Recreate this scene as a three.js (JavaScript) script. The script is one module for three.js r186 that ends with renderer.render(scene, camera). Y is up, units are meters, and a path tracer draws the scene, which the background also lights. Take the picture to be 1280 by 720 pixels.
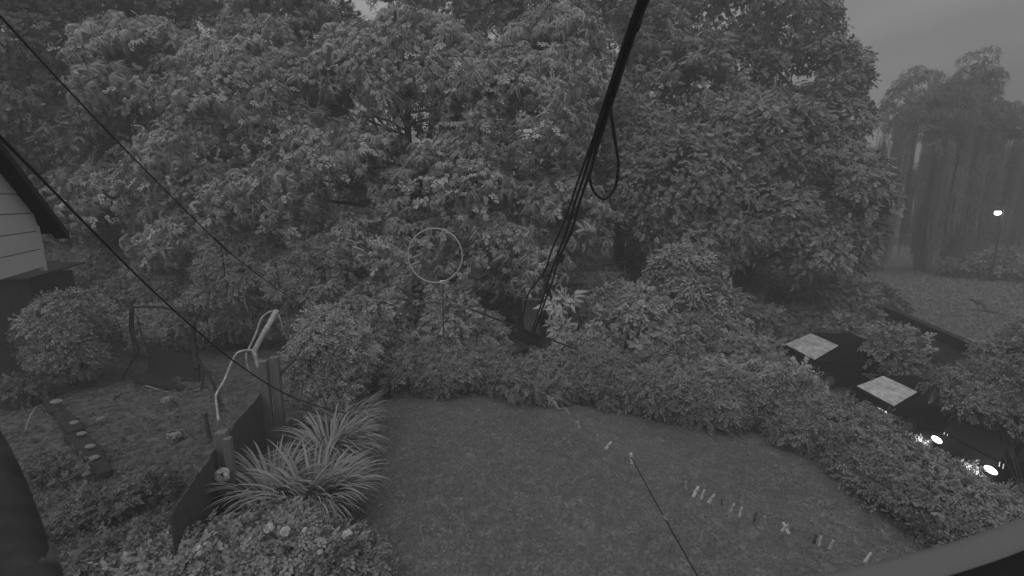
import * as THREE from 'three';
import { mergeGeometries } from 'three/addons/utils/BufferGeometryUtils.js';
import { RoundedBoxGeometry } from 'three/addons/geometries/RoundedBoxGeometry.js';
import { ImprovedNoise } from 'three/addons/math/ImprovedNoise.js';

// ---------------------------------------------------------------- camera, sky, sun, exposure
const H = 6.2, F = 586, PITCH = THREE.MathUtils.degToRad(10.6), CP = Math.cos(PITCH), SP = Math.sin(PITCH);
const scene = new THREE.Scene();
const camera = new THREE.PerspectiveCamera(2 * Math.atan(360 / F) * 180 / Math.PI, 1280 / 720, 0.05, 1500);
camera.position.set(0, H, 0);
camera.rotation.set(-PITCH, 0, 0);
camera.focus = 9; camera.userData.fStop = 2.2;      // the soft little lens of the photograph
const renderer = new THREE.WebGLRenderer();
renderer.toneMapping = THREE.LinearToneMapping;
renderer.toneMappingExposure = 1.08;
renderer.shadowMap.enabled = true;

const perlin = new ImprovedNoise();
const fbm = (x, y, z, n = 4) => { let s = 0, a = 0.5; for (let i = 0; i < n; i++) { s += a * perlin.noise(x, y, z); x *= 2.03; y *= 2.03; z *= 2.03; a *= 0.5; } return s; };
const smooth = (a, b, x) => { const t = Math.min(1, Math.max(0, (x - a) / (b - a))); return t * t * (3 - 2 * t); };

const SKY_HORIZON = 0.11, SKY_ZENITH = 0.66, AFTERGLOW = 0.34;
{
  const W = 512, Hh = 256, d = new Float32Array(W * Hh * 4);
  for (let j = 0; j < Hh; j++) for (let i = 0; i < W; i++) {
    const el = ((j + 0.5) / Hh - 0.5) * Math.PI, az = ((i + 0.5) / W - 0.5) * 2 * Math.PI;
    const x = Math.cos(el) * Math.cos(az), y = Math.sin(el), z = Math.cos(el) * Math.sin(az);
    const up = Math.max(0, y);
    let v = SKY_HORIZON + (SKY_ZENITH - SKY_HORIZON) * Math.pow(up, 1.5);
    const toward = Math.max(0, (x * -0.05 - z * 1.0) / Math.max(0.2, Math.hypot(x, z)));   // dusk glow low in the sky beyond the trees
    v += AFTERGLOW * Math.pow(toward, 3.5) * Math.exp(-up * 2.2);
    const s = 2.2 / (0.35 + up);
    v *= 1 + 0.5 * fbm(x * s * 1.3 + 3.1, 1.7 + up * 5, z * s * 1.3 + 9.2, 6) + 0.25 * fbm(x * 3 + 8, up * 9, z * 3, 5);
    if (y < 0) v = SKY_HORIZON * 0.4;
    const k = (j * W + i) * 4; d[k] = d[k + 1] = d[k + 2] = v; d[k + 3] = 1;
  }
  const t = new THREE.DataTexture(d, W, Hh, THREE.RGBAFormat, THREE.FloatType);
  t.mapping = THREE.EquirectangularReflectionMapping; t.magFilter = t.minFilter = THREE.LinearFilter; t.needsUpdate = true;
  scene.background = t; scene.environment = t;
}
const sun = new THREE.DirectionalLight(new THREE.Color(1, 1, 1), 0.5);
sun.position.set(-14, 40, 22); sun.target.position.set(0, 0, -14);
sun.castShadow = true; sun.shadow.radius = 60; sun.shadow.mapSize.set(2048, 2048);
Object.assign(sun.shadow.camera, { left: -50, right: 50, top: 50, bottom: -50, near: 1, far: 160 });
scene.add(sun, sun.target);
scene.fog = new THREE.FogExp2(new THREE.Color(0.8, 0.8, 0.8), 0.0075);

// ---------------------------------------------------------------- helpers
let seed = 7;
const rnd = () => { seed = (seed + 0x6D2B79F5) | 0; let t = Math.imul(seed ^ (seed >>> 15), 1 | seed); t = (t + Math.imul(t ^ (t >>> 7), 61 | t)) ^ t; return ((t ^ (t >>> 14)) >>> 0) / 4294967296; };
const R = (a, b) => a + (b - a) * rnd();
const V = (x, y, z) => new THREE.Vector3(x, y, z);
const ray = (px, py) => { const u = (px - 640) / F, v = -(py - 360) / F; return V(u, v * CP - SP, -CP - v * SP); };
const at = (px, py, depth) => ray(px, py).multiplyScalar(depth).add(V(0, H, 0));              // a place known by its depth
const gp = (px, py, y = 0) => { const d = ray(px, py); return d.multiplyScalar((y - H) / d.y).add(V(0, H, 0)); };   // a place known by its height
const used = {};
const numbered = (n) => { const k = used[n] = (used[n] ?? -1) + 1; return k ? `${n}_${String(k).padStart(3, '0')}` : n; };
function tag(o, label, category, group) { o.userData.label = label; o.userData.category = category; if (group) o.userData.group = group; return o; }
function thing(name, label, category, pos = V(0, 0, 0), turn = 0, group) {
  seed = [...label].reduce((h, c) => (h * 31 + c.charCodeAt(0)) | 0, 5);          // each thing grows from its own seed
  const o = new THREE.Group(); o.name = numbered(name); o.position.copy(pos); o.rotation.y = turn; scene.add(o);
  return tag(o, label, category, group);
}
function mesh(name, geo, mat, parent) {
  const m = new THREE.Mesh(Array.isArray(geo) ? mergeGeometries(geo.map((g) => { const q = g.index ? g.toNonIndexed() : g; for (const a of Object.keys(q.attributes)) if (!['position', 'normal', 'uv'].includes(a)) q.deleteAttribute(a); return q; })) : geo, mat);
  m.name = parent ? name : numbered(name); m.castShadow = m.receiveShadow = true; (parent || scene).add(m); return m;
}
function struct(name, geo, mat) { const m = mesh(name, geo, mat); m.userData.kind = 'structure'; return m; }
function box(w, h, d, x, y, z, ry = 0, rz = 0, rx = 0, r = 0) {
  const g = r ? new RoundedBoxGeometry(w, h, d, 2, r) : new THREE.BoxGeometry(w, h, d);
  if (rx) g.rotateX(rx); if (rz) g.rotateZ(rz); if (ry) g.rotateY(ry); g.translate(x, y, z); return g;
}
function tube(pts, r0, r1 = r0, sides = 7, steps = 0, cap = true) {          // a tapering round tube through points
  const c = new THREE.CatmullRomCurve3(pts, false, 'centripetal'); const n = steps || Math.max(2, (pts.length - 1) * 5);
  const fr = c.computeFrenetFrames(n, false), pos = [], uv = [], idx = []; const len = c.getLength();
  for (let i = 0; i <= n; i++) {
    const t = i / n, p = c.getPointAt(t), r = r0 + (r1 - r0) * t;
    for (let k = 0; k <= sides; k++) {
      const a = k / sides * Math.PI * 2, q = p.clone().addScaledVector(fr.normals[i], Math.cos(a) * r).addScaledVector(fr.binormals[i], Math.sin(a) * r);
      pos.push(q.x, q.y, q.z); uv.push(k / sides * Math.max(0.2, 6.28 * r0), t * len);
    }
  }
  const s = sides + 1;
  for (let i = 0; i < n; i++) for (let k = 0; k < sides; k++) { const a = i * s + k, b = a + 1, d = a + s, e = d + 1; idx.push(a, b, d, b, e, d); }
  if (cap) for (const [i, f] of [[0, 1], [n, 0]]) { const p = c.getPointAt(i / n), m = pos.length / 3; pos.push(p.x, p.y, p.z); uv.push(0, 0); for (let k = 0; k < sides; k++) f ? idx.push(m, i * s + k + 1, i * s + k) : idx.push(m, i * s + k, i * s + k + 1); }
  const g = new THREE.BufferGeometry(); g.setAttribute('position', new THREE.Float32BufferAttribute(pos, 3)); g.setAttribute('uv', new THREE.Float32BufferAttribute(uv, 2)); g.setIndex(idx); g.computeVertexNormals(); return g;
}
function rawGeo(pos, idx, uv) { const g = new THREE.BufferGeometry(); g.setAttribute('position', new THREE.Float32BufferAttribute(pos, 3)); g.setAttribute('uv', new THREE.Float32BufferAttribute(uv || new Array(pos.length / 3 * 2).fill(0), 2)); g.setIndex(idx); g.computeVertexNormals(); return g; }

// ---------------------------------------------------------------- textures and materials (all grey: the camera saw in one channel)
function noiseTex(size, fn, srgb) {
  const d = new Uint8Array(size * size * 4);
  for (let j = 0; j < size; j++) for (let i = 0; i < size; i++) { const v = Math.max(0, Math.min(255, 255 * fn(i / size, j / size))), k = (j * size + i) * 4; d[k] = d[k + 1] = d[k + 2] = v; d[k + 3] = 255; }
  const t = new THREE.DataTexture(d, size, size); t.wrapS = t.wrapT = THREE.RepeatWrapping; t.magFilter = THREE.LinearFilter; t.minFilter = THREE.LinearFilter; if (srgb) t.colorSpace = THREE.SRGBColorSpace; t.needsUpdate = true; return t;
}
const tile = (u, v, f, s) => { const a = u * Math.PI * 2, b = v * Math.PI * 2, k = f / 6.283; return fbm(Math.cos(a) * k + s, Math.sin(a) * k + Math.cos(b) * k, Math.sin(b) * k + s * 2, 5); };
const rep = (t, x, y = x) => { const c = t.clone(); c.repeat.set(x, y); c.needsUpdate = true; return c; };
const soilTex = noiseTex(512, (u, v) => 0.72 + 0.5 * tile(u, v, 14, 2) + 0.16 * (rnd() - 0.5), true);
const turfTex = noiseTex(512, (u, v) => 0.76 + 0.3 * tile(u, v, 9, 5) + 0.2 * (rnd() - 0.5), true);
const grainTex = noiseTex(512, (u, v) => 0.75 + 0.35 * fbm(u * 34, v * 2.5, 3.3, 4) + 0.06 * (rnd() - 0.5), true);
const barkBump = noiseTex(256, (u, v) => 0.5 + 0.9 * fbm(u * 22, v * 5, 8.2, 4));
const wearTex = noiseTex(256, (u, v) => 0.82 + 0.4 * tile(u, v, 10, 7), true);
const streakTex = noiseTex(256, (u, v) => 0.86 + 0.3 * fbm(u * 3 + 2, v * 14, 4.4, 4) + 0.25 * fbm(u * 7, v * 7, 1.4, 4) + 0.05 * (rnd() - 0.5), true);  // streaky, blotchy pale tone for the two farther rear windows
const grey = (v) => new THREE.Color().setRGB(v, v, v);
const std = (v, rough = 0.9, o = {}) => new THREE.MeshStandardMaterial({ color: grey(v), roughness: rough, ...o });
const leafMat = (v) => new THREE.MeshPhysicalMaterial({ color: grey(v * 1.1), roughness: 0.9, side: THREE.DoubleSide, specularIntensity: 0.35 });
const M = {
  soil: std(0.27, 1, { map: rep(soilTex, 1, 1), bumpMap: soilTex, bumpScale: 0.03 }),
  turf: std(0.38, 1, { map: turfTex, bumpMap: turfTex, bumpScale: 0.005 }),
  asphalt: std(0.16, 0.95, { map: wearTex, bumpMap: wearTex, bumpScale: 0.006 }),
  bark: std(0.09, 1, { bumpMap: barkBump, bumpScale: 0.02 }),
  darkWood: std(0.18, 0.9, { map: grainTex, bumpMap: grainTex, bumpScale: 0.004 }),
  postWood: std(0.4, 0.9, { map: grainTex, bumpMap: grainTex, bumpScale: 0.004 }),
  paleWood: std(0.42, 0.8, { map: grainTex }),
  siding: std(0.6, 0.75),
  darkWall: std(0.035, 0.9, { map: wearTex }),
  cable: std(0.02, 0.7), rope: std(0.25, 0.9), black: std(0.025, 0.8),
  whiteTube: std(0.75, 0.55, { map: wearTex }),
  hoop: std(0.5, 0.5), steel: std(0.3, 0.5, { metalness: 0.6 }),
  swingFabric: std(0.03, 0.95), swingMetal: std(0.022, 0.7),
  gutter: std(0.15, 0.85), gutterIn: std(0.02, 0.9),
  stone: std(0.6, 0.9, { map: soilTex, bumpMap: soilTex, bumpScale: 0.01 }),
  petal: std(0.6, 0.9, { side: THREE.DoubleSide }),
  blade: leafMat(0.32, 0.2),
  carPaint: new THREE.MeshPhysicalMaterial({ color: grey(0.012), roughness: 0.9, specularIntensity: 0.25 }), carTrim: new THREE.MeshPhysicalMaterial({ color: grey(0.008), roughness: 1, specularIntensity: 0.15 }), tyre: std(0.02, 0.95), rim: std(0.4, 0.4, { metalness: 0.7 }), glass: std(0.015, 0.35),
  oldTimber: std(0.035, 0.95, { bumpMap: barkBump, bumpScale: 0.01 }), paleGlass: std(0.85, 0.7, { map: streakTex }), plate: std(0.5, 0.6),  // rear panes: opaque pale base colour with streaks
  concrete: std(0.3, 0.95, { map: wearTex, bumpMap: soilTex, bumpScale: 0.01 }),
  lampGlow: new THREE.MeshStandardMaterial({ color: grey(0.8), emissive: grey(1), emissiveIntensity: 3 }),
  dotGlow: new THREE.MeshStandardMaterial({ color: grey(0.8), emissive: grey(1), emissiveIntensity: 1.2 }),
};

// ---------------------------------------------------------------- leaves
function leafGeo(len, w, fold = 0.15, droop = 0.2) {      // one leaf along +z, up +y, with a folded midrib
  return rawGeo([0, 0, 0, -w / 2, fold * w, len * 0.45, w / 2, fold * w, len * 0.45, 0, 0, len * 0.5, 0, -droop * len, len], [0, 3, 1, 0, 2, 3, 1, 3, 4, 3, 2, 4]);
}
function lobedLeaf(len, w) {                               // maple or oak leaf with points
  const p = [[0, 0], [-0.35, 0.12], [-0.5, 0.42], [-0.28, 0.46], [-0.34, 0.8], [-0.12, 0.7], [0, 1], [0.12, 0.7], [0.34, 0.8], [0.28, 0.46], [0.5, 0.42], [0.35, 0.12]];
  const pos = [0, 0.02, len * 0.4], idx = [];
  for (const [x, z] of p) pos.push(x * w, -Math.abs(x) * 0.2 * w - z * z * 0.12 * len, z * len);
  for (let i = 0; i < p.length; i++) idx.push(0, 1 + (i + 1) % p.length, 1 + i);
  return rawGeo(pos, idx);
}
function sprig(leaf, n, len, spread, tilt, seed0) {        // leaves set round a short twig along +z
  const keep = seed; seed = seed0; const gs = [];
  for (let i = 0; i < n; i++) {
    const t = (i + 0.5) / n, g = leaf.clone(), s = R(0.75, 1.15); g.scale(s, s, s);
    g.rotateX(R(-tilt, tilt)); g.rotateZ(R(-0.6, 0.6)); g.rotateY((i % 2 ? 1 : -1) * spread * (1 - t * 0.7) + R(-0.35, 0.35)); g.translate(R(-0.02, 0.02), R(-0.03, 0.03), t * len); gs.push(g);
  }
  seed = keep; return mergeGeometries(gs);
}
function palmate(n, len, w) {                              // chestnut leaf: leaflets fanned from one stalk, hanging
  const gs = [];
  for (let i = 0; i < n; i++) { const a = (i / (n - 1) - 0.5) * 3.9, s = 1 - Math.abs(i / (n - 1) - 0.5) * 0.7, g = leafGeo(len * s, w * s, 0.2, 0.25); g.rotateX(0.45); g.rotateY(a); gs.push(g); }
  return mergeGeometries(gs);
}
const G = {
  chestnut: mergeGeometries([palmate(7, 0.24, 0.095), palmate(5, 0.2, 0.085).rotateZ(0.5).rotateY(0.9).translate(0.1, 0.03, -0.05)]),
  pinnate: (() => { const keep = seed; seed = 21; const gs = []; for (let f = 0; f < 5; f++) { const az = f * 1.26 + R(-0.3, 0.3), n = 7, L = R(0.3, 0.46); for (let i = 0; i < n; i++) for (const sd of i === n - 1 ? [0] : [-1, 1]) { const k = (i + 1) / n, g = leafGeo(0.15 * (1 - 0.3 * Math.abs(k - 0.5)), 0.058, 0.15, 0.1); g.rotateX(0.75 + R(-0.15, 0.25)); g.rotateY(sd * 0.75); g.rotateX(k * 0.9); g.translate(sd * 0.01, -0.42 * L * k * k * 1.6, L * k); g.rotateY(az); gs.push(g); } } seed = keep; return mergeGeometries(gs); })(),
  maple: sprig(lobedLeaf(0.15, 0.15), 7, 0.3, 1.1, 0.6, 11),
  broad: sprig(leafGeo(0.15, 0.085), 9, 0.34, 1.1, 0.5, 12),
  fine: sprig(leafGeo(0.085, 0.042), 12, 0.26, 1.1, 0.6, 13),
  small: sprig(leafGeo(0.06, 0.032), 14, 0.2, 1.1, 0.7, 14),
  large: sprig(leafGeo(0.2, 0.11), 6, 0.25, 1.2, 0.5, 15),
  rose: sprig(leafGeo(0.075, 0.05), 11, 0.2, 1.2, 0.6, 16),
  willow: (() => { const keep = seed; seed = 17; const gs = []; for (let i = 0; i < 46; i++) { const g = leafGeo(0.17, 0.032, 0.1, 0); g.rotateX(Math.PI / 2 - R(-0.2, 0.75)); g.rotateY(R(0, 6.28)); g.translate(R(-0.05, 0.05), -i * 0.065, R(-0.05, 0.05)); gs.push(g); } seed = keep; return mergeGeometries(gs); })(),
  turf: (() => { const keep = seed; seed = 18; const gs = []; for (let i = 0; i < 7; i++) { const a = R(0, 6.28), h = R(0.03, 0.06), w = 0.004, l = R(0.01, 0.03); const g = rawGeo([-w, 0, 0, w, 0, 0, 0, h, l], [0, 1, 2]); g.rotateY(a); g.translate(R(-0.03, 0.03), 0, R(-0.03, 0.03)); gs.push(g); } seed = keep; return mergeGeometries(gs); })(),
};
const _m = new THREE.Matrix4(), _x = V(0, 0, 0), _y = V(0, 0, 0), _z = V(0, 0, 0), _c = new THREE.Color();
const unit = () => { const z = R(-1, 1), a = R(0, 6.2832), s = Math.sqrt(1 - z * z); return V(s * Math.cos(a), z, s * Math.sin(a)); };
function frame(pos, tip, up, s) {
  _z.copy(tip).normalize(); _x.crossVectors(up, _z); if (_x.lengthSq() < 1e-6) _x.set(1, 0, 0); _x.normalize(); _y.crossVectors(_z, _x);
  return _m.makeBasis(_x.clone().multiplyScalar(s), _y.clone().multiplyScalar(s), _z.clone().multiplyScalar(s)).setPosition(pos).clone();
}
function instanced(name, geo, mat, list, parent) {
  const im = new THREE.InstancedMesh(geo, mat, list.length);
  list.forEach(([m, t], i) => { im.setMatrixAt(i, m); im.setColorAt(i, _c.setRGB(t, t, t)); });
  im.name = parent ? name : numbered(name); im.castShadow = im.receiveShadow = true; if (parent) im.userData.kind = 'stuff'; (parent || scene).add(im); return im;
}
// pads of leaves over the lobes of a crown: [x, y, z, rx, ry, rz] each, in the frame of the thing
function padLeaves(lobes, o) {
  const list = [], w = lobes.map((l) => l[3] * l[4] + l[4] * l[5] + l[3] * l[5]), W = w.reduce((a, b) => a + b), padCentres = [];
  for (let p = 0; p < o.pads; p++) {
    let q = rnd() * W, k = 0; while (q > w[k] && k < lobes.length - 1) q -= w[k++];
    const l = lobes[k], d = unit(); if (d.y < (o.below ?? -0.6)) d.y = -d.y;
    const r = o.shell + (1 - o.shell) * Math.cbrt(rnd());
    const c = V(l[0] + d.x * l[3] * r, l[1] + d.y * l[4] * r, l[2] + d.z * l[5] * r);
    if (o.floor !== undefined && c.y < o.floor) continue;
    const N = V(d.x / l[3], d.y / l[4], d.z / l[5]).normalize().add(V(0, o.up ?? 0.6, 0)).normalize();
    const A = V(N.z, 0, -N.x); if (A.lengthSq() < 1e-4) A.set(1, 0, 0); A.normalize(); const B = V(0, 0, 0).crossVectors(N, A);
    const pr = R(o.padR[0], o.padR[1]), tone = R(o.tone[0], o.tone[1]); padCentres.push(c);
    const n = Math.round(o.per * pr * pr / (o.padR[1] * o.padR[1])) + 2;
    for (let i = 0; i < n; i++) {
      const a = R(0, 6.2832), rr = Math.sqrt(rnd()), D = A.clone().multiplyScalar(Math.cos(a)).addScaledVector(B, Math.sin(a));
      const pos = c.clone().addScaledVector(D, rr * pr).addScaledVector(N, (1 - rr * rr) * pr * (o.dome ?? 0.5) + R(-1, 1) * pr * (o.loose ?? 0.22));
      const tip = D.clone().multiplyScalar(0.3 + rr).addScaledVector(N, 0.25).addScaledVector(unit(), 0.55); tip.y -= (o.hang ?? 0.3);
      const up = N.clone().addScaledVector(unit(), o.mess ?? 0.5);
      list.push([frame(pos, tip, up, R(o.size[0], o.size[1])), tone * R(0.88, 1.12)]);
    }
  }
  return [list, padCentres];
}
function spread(name, o, list, t) {                               // several kinds of leaf spray mixed through one crown
  const gs = [].concat(o.geo), parts = gs.map(() => []);
  for (const e of list) parts[Math.floor(rnd() * gs.length)].push(e);
  gs.forEach((g, i) => instanced(name, g, o.mat, parts[i], t));
}
function makeTree(name, label, base, o) {                       // trunk with limbs, and a crown
  const t = thing(name, label, o.category || 'tree', base);
  const [list, cs] = padLeaves(o.lobes, o), gs = [];
  const top = o.trunkTop, lean = o.lean || [0, 0];
  const tp = [V(0, -0.3, 0), V(lean[0] * 0.3 + 0.1, top * 0.35, lean[1] * 0.3), V(lean[0] * 0.7 - 0.1, top * 0.7, lean[1] * 0.7), V(lean[0], top, lean[1])];
  mesh('trunk', tube(tp, o.girth, o.girth * 0.3, 9, 14), M.bark, t);
  const n = o.limbs ?? 16;
  for (let i = 0; i < n; i++) {
    const c = cs[Math.floor(rnd() * cs.length)], f = R(0.25, 0.95), s = V(lean[0] * f, top * f, lean[1] * f), mid = s.clone().lerp(c, 0.5).add(V(R(-0.4, 0.4), R(0.1, 0.9), R(-0.4, 0.4)).multiplyScalar(Math.min(1, o.girth * 4)));
    gs.push(tube([s, mid, c], o.girth * 0.34 * (1.1 - f * 0.6), Math.min(0.025, o.girth * 0.15), 6, 8));
    for (let k = 0; k < 3; k++) { const c2 = cs[Math.floor(rnd() * cs.length)]; if (c2.distanceTo(c) < 3.2) gs.push(tube([mid, mid.clone().lerp(c2, 0.5).add(V(0, 0.25 * Math.min(1, o.girth * 4), 0)), c2], Math.min(0.05, o.girth * 0.16), 0.006 + o.girth * 0.02, 5, 6)); }
  }
  mesh('limbs', gs, M.bark, t);
  spread('crown', o, list, t);
  return t;
}
function lumps(rx, ry, rz, n, y0, k = 0.5) {                    // an uneven outline made of overlapping lobes
  const l = [[0, y0, 0, rx * 0.72, ry * 0.8, rz * 0.72]];
  for (let i = 0; i < n; i++) { const d = unit(); if (d.y < -0.4) d.y *= -1; const s = R(0.32, 0.55) * (k / 0.5); l.push([d.x * rx * 0.66, y0 + d.y * ry * 0.66, d.z * rz * 0.66, rx * s, ry * s, rz * s]); }
  return l;
}
function makeBush(name, label, base, r, ry, o, category = 'shrub', group) {
  const t = thing(name, label, category, base, 0, group);
  const [list, cs] = padLeaves(o.lobes || lumps(r, ry, o.rz || r, o.n || 9, ry * (o.lift ?? 0.95)), { shell: 0.72, below: -0.75, padR: [0.22, 0.42], up: 0.35, tone: [0.8, 1.2], size: [0.8, 1.25], per: 16, floor: 0.04, ...o });
  const gs = [];
  for (let i = 0; i < (o.stems ?? 9); i++) { const c = cs[Math.floor(rnd() * cs.length)]; gs.push(tube([V(R(-0.2, 0.2), -0.1, R(-0.2, 0.2)), V(c.x * 0.4, c.y * 0.5, c.z * 0.4), c], 0.03, 0.008, 5, 6)); }
  mesh('stems', gs, M.bark, t);
  spread('foliage', o, list, t);
  return t;
}

// ---------------------------------------------------------------- ground
const LOT = -1.2;
const groundY = (x, z) => (LOT * smooth(9.4, 11.2, x + 0.15 * (z + 12))) + 0.05 * fbm(x * 0.3, z * 0.3, 2.2, 3);
{
  // fine sheet near the house, coarse to the horizon, one grid with growing steps
  const grow = (n, first, k) => { const a = [0]; let s = first; for (let i = 0; i < n; i++) { a.push(a[a.length - 1] + s); s *= k; } return a; };
  const half = grow(58, 0.42, 1.092), xs = [...half.slice(1).reverse().map((v) => -v), ...half], zs = [...half.slice(1).reverse().map((v) => v - 12), ...half.map((v) => -v - 12)];
  const pos = [], uv = [], idx = [];
  for (const z of zs) for (const x of xs) { pos.push(x, groundY(x, z) - 0.02, z); uv.push(x * 0.35, z * 0.35); }
  const n = xs.length;
  for (let j = 0; j < zs.length - 1; j++) for (let i = 0; i < n - 1; i++) { const a = j * n + i; idx.push(a, a + 1, a + n, a + 1, a + n + 1, a + n); }
  struct('ground', rawGeo(pos, idx.map((v, i) => idx[i - (i % 3) + [0, 2, 1][i % 3]]).map((v) => v), uv), M.soil).material.side = THREE.DoubleSide;
}
function sheet(outline, step, lift, uvk) {                      // a ground patch that follows the terrain inside an outline
  const shape = outline.map((p) => [p.x, p.z]), inside = (x, z) => { let c = false; for (let i = 0, j = shape.length - 1; i < shape.length; j = i++) { const [xi, zi] = shape[i], [xj, zj] = shape[j]; if ((zi > z) !== (zj > z) && x < (xj - xi) * (z - zi) / (zj - zi) + xi) c = !c; } return c; };
  const bx = [Math.min(...shape.map((s) => s[0])), Math.max(...shape.map((s) => s[0]))], bz = [Math.min(...shape.map((s) => s[1])), Math.max(...shape.map((s) => s[1]))];
  const pos = [], uv = [], idx = [], nx = Math.ceil((bx[1] - bx[0]) / step), nz = Math.ceil((bz[1] - bz[0]) / step), id = new Map();
  const vid = (i, j) => { const k = i * 10000 + j; if (!id.has(k)) { const x = bx[0] + i * step, z = bz[0] + j * step; id.set(k, pos.length / 3); pos.push(x, groundY(x, z) + lift, z); uv.push(x * uvk, z * uvk); } return id.get(k); };
  for (let i = 0; i < nx; i++) for (let j = 0; j < nz; j++) if (inside(bx[0] + (i + 0.5) * step, bz[0] + (j + 0.5) * step)) { const a = vid(i, j), b = vid(i + 1, j), c = vid(i, j + 1), d = vid(i + 1, j + 1); idx.push(a, c, b, b, c, d); }
  return [rawGeo(pos, idx, uv), inside, bx, bz];
}
const lawnEdge = [V(-2.6, 0, 0.5), gp(442, 719), gp(462, 600), gp(478, 510), gp(500, 486), gp(560, 490), gp(700, 504), gp(850, 528), gp(960, 545), gp(1040, 585), gp(1150, 672), V(8.4, 0, -6), V(8.4, 0, 0.5)];
const [lawnGeo, onLawn, lbx, lbz] = sheet(lawnEdge, 0.12, 0.004, 0.4);
struct('lawn', lawnGeo, M.turf);
{
  const list = [];
  for (let i = 0; i < 150000; i++) { const x = R(lbx[0], lbx[1]), z = R(lbz[0], Math.min(lbz[1], -5.5)); if (!onLawn(x, z)) continue; const s = R(0.5, 0.95); list.push([frame(V(x, groundY(x, z) + 0.004, z), V(Math.cos(i), 0, Math.sin(i)), V(R(-0.3, 0.3), 1, R(-0.3, 0.3)), s), R(0.94, 1.06) * (1 + 0.3 * fbm(x * 0.6, z * 0.6, 9, 3))]); }
  const g = instanced('lawn_grass', G.turf, leafMat(0.27), list); tag(g, 'short mown grass blades covering the lawn', 'grass'); g.userData.kind = 'stuff';
}
{
  const [lotGeo] = sheet([V(11.4, 0, -30), V(18.2, 0, -30), V(18.2, 0, -3), V(11.4, 0, -3)], 0.3, 0.006, 0.3);
  struct('car_park', lotGeo, M.asphalt);
}
{ // weeds and clover of the yard on the left
  const list = [], far = [];
  for (let i = 0; i < 21000; i++) {
    const p = gp(R(-30, 460), R(470, 735)); if (onLawn(p.x, p.z) || p.x > -2.7) continue;
    const k = smooth(-0.25, 0.4, fbm(p.x * 0.7, p.z * 0.7, 3, 3)) * (p.z > -9.5 ? 1 : 0.4); if (rnd() > 0.25 + k) continue;
    p.y = groundY(p.x, p.z) + R(0, 0.05) + k * R(0, 0.14);
    list.push([frame(p, unit().setY(R(0, 0.6)), V(R(-0.4, 0.4), 1, R(-0.4, 0.4)), R(0.5, 1)), R(0.6, 1.15)]);
  }
  const g = instanced('yard_weeds', G.small, leafMat(0.2, 0.25), list); tag(g, 'low weeds and clover on the ground of the left yard', 'ground cover'); g.userData.kind = 'stuff';
  for (let i = 0; i < 16000; i++) { const p = gp(R(1080, 1330), R(335, 470), LOT); if (p.x < 18.4) continue; p.y = groundY(p.x, p.z); far.push([frame(p, unit().setY(0.3), V(R(-0.4, 0.4), 1, R(-0.4, 0.4)), R(2, 5.5)), R(0.7, 1.2)]); }
  const f = instanced('meadow_grass', G.turf, leafMat(0.33, 0.25), far); tag(f, 'rough grass of the open field beyond the car park', 'grass'); f.userData.kind = 'stuff';
}

// ---------------------------------------------------------------- trees
const TREE_DEF = { shell: 0.62, padR: [0.5, 1.1], up: 0.7, tone: [0.78, 1.2], size: [0.85, 1.25], per: 60, dome: 0.5 };
const crownLobes = (list, base) => list.map(([px, py, depth, rx, ry, rz]) => { const p = at(px, py, depth).sub(base); return [p.x, p.y, p.z, rx, ry, rz ?? rx]; });
const chestnutMat = leafMat(0.4), darkLeaf = leafMat(0.24), midLeaf = leafMat(0.28), paleLeaf = leafMat(0.35), hedgeLeaf = leafMat(0.3, 0.3);
const onGround = (px, depth) => { const p = at(px, 360, depth); p.y = groundY(p.x, p.z); return p; };
{
  const b = onGround(520, 22);
  makeTree('chestnut_tree', 'big pale-leaved tree with drooping leaves in the middle, behind the hoop', b, { ...TREE_DEF, geo: [G.pinnate, G.pinnate, G.chestnut, G.broad], mat: chestnutMat, girth: 0.34, trunkTop: 12, limbs: 26,
    lobes: crownLobes([[520, 130, 22, 5, 3.6, 4], [510, 110, 20, 2.4, 1.8, 1.6], [330, 150, 21, 3.6, 3, 3.2], [640, 170, 20.5, 3.4, 3.2, 3.2], [430, 230, 20, 3.4, 2.3, 2.6], [580, 250, 19.6, 3, 2.4, 2.4], [260, 215, 20.5, 2.6, 2.2, 2.4], [690, 110, 22, 3.2, 3, 3], [690, 270, 20.5, 2, 1.6, 2], [330, 260, 19.6, 2.4, 1.4, 2], [500, 310, 19.6, 3, 1.3, 2], [450, -35, 24, 4, 3, 3.5], [610, 310, 19.4, 1.8, 1.1, 1.6], [560, 345, 19.6, 2.2, 0.8, 1.5], [665, 330, 20, 1.5, 0.9, 1.3], [200, 120, 22, 3.4, 3, 3], [150, 260, 21.5, 2.6, 1.8, 2], [250, 290, 20.5, 2.4, 1.3, 2], [360, 60, 22.5, 3, 2.6, 3]], b),
    pads: 1300, per: 30, padR: [0.4, 1.0], hang: 0.5, up: 0.5, dome: 0.6, size: [0.7, 1.35], shell: 0.6, mess: 0.35, tone: [0.7, 1.2] });
}
{
  const b = onGround(150, 24);
  makeTree('maple_tree', 'dark broadleaf tree with thin gaps at the upper left', b, { ...TREE_DEF, geo: [G.maple, G.broad, G.pinnate], mat: darkLeaf, girth: 0.32, trunkTop: 14, limbs: 22,
    lobes: crownLobes([[140, 60, 24, 4.6, 4, 4], [230, 130, 23, 3, 2.6, 3], [80, 160, 22.5, 3.2, 3, 3], [250, 20, 25, 3.4, 3, 3], [150, 210, 22, 3, 2, 2.4], [210, -60, 25, 4, 3, 4]], b), pads: 350, per: 46 });
}
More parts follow.
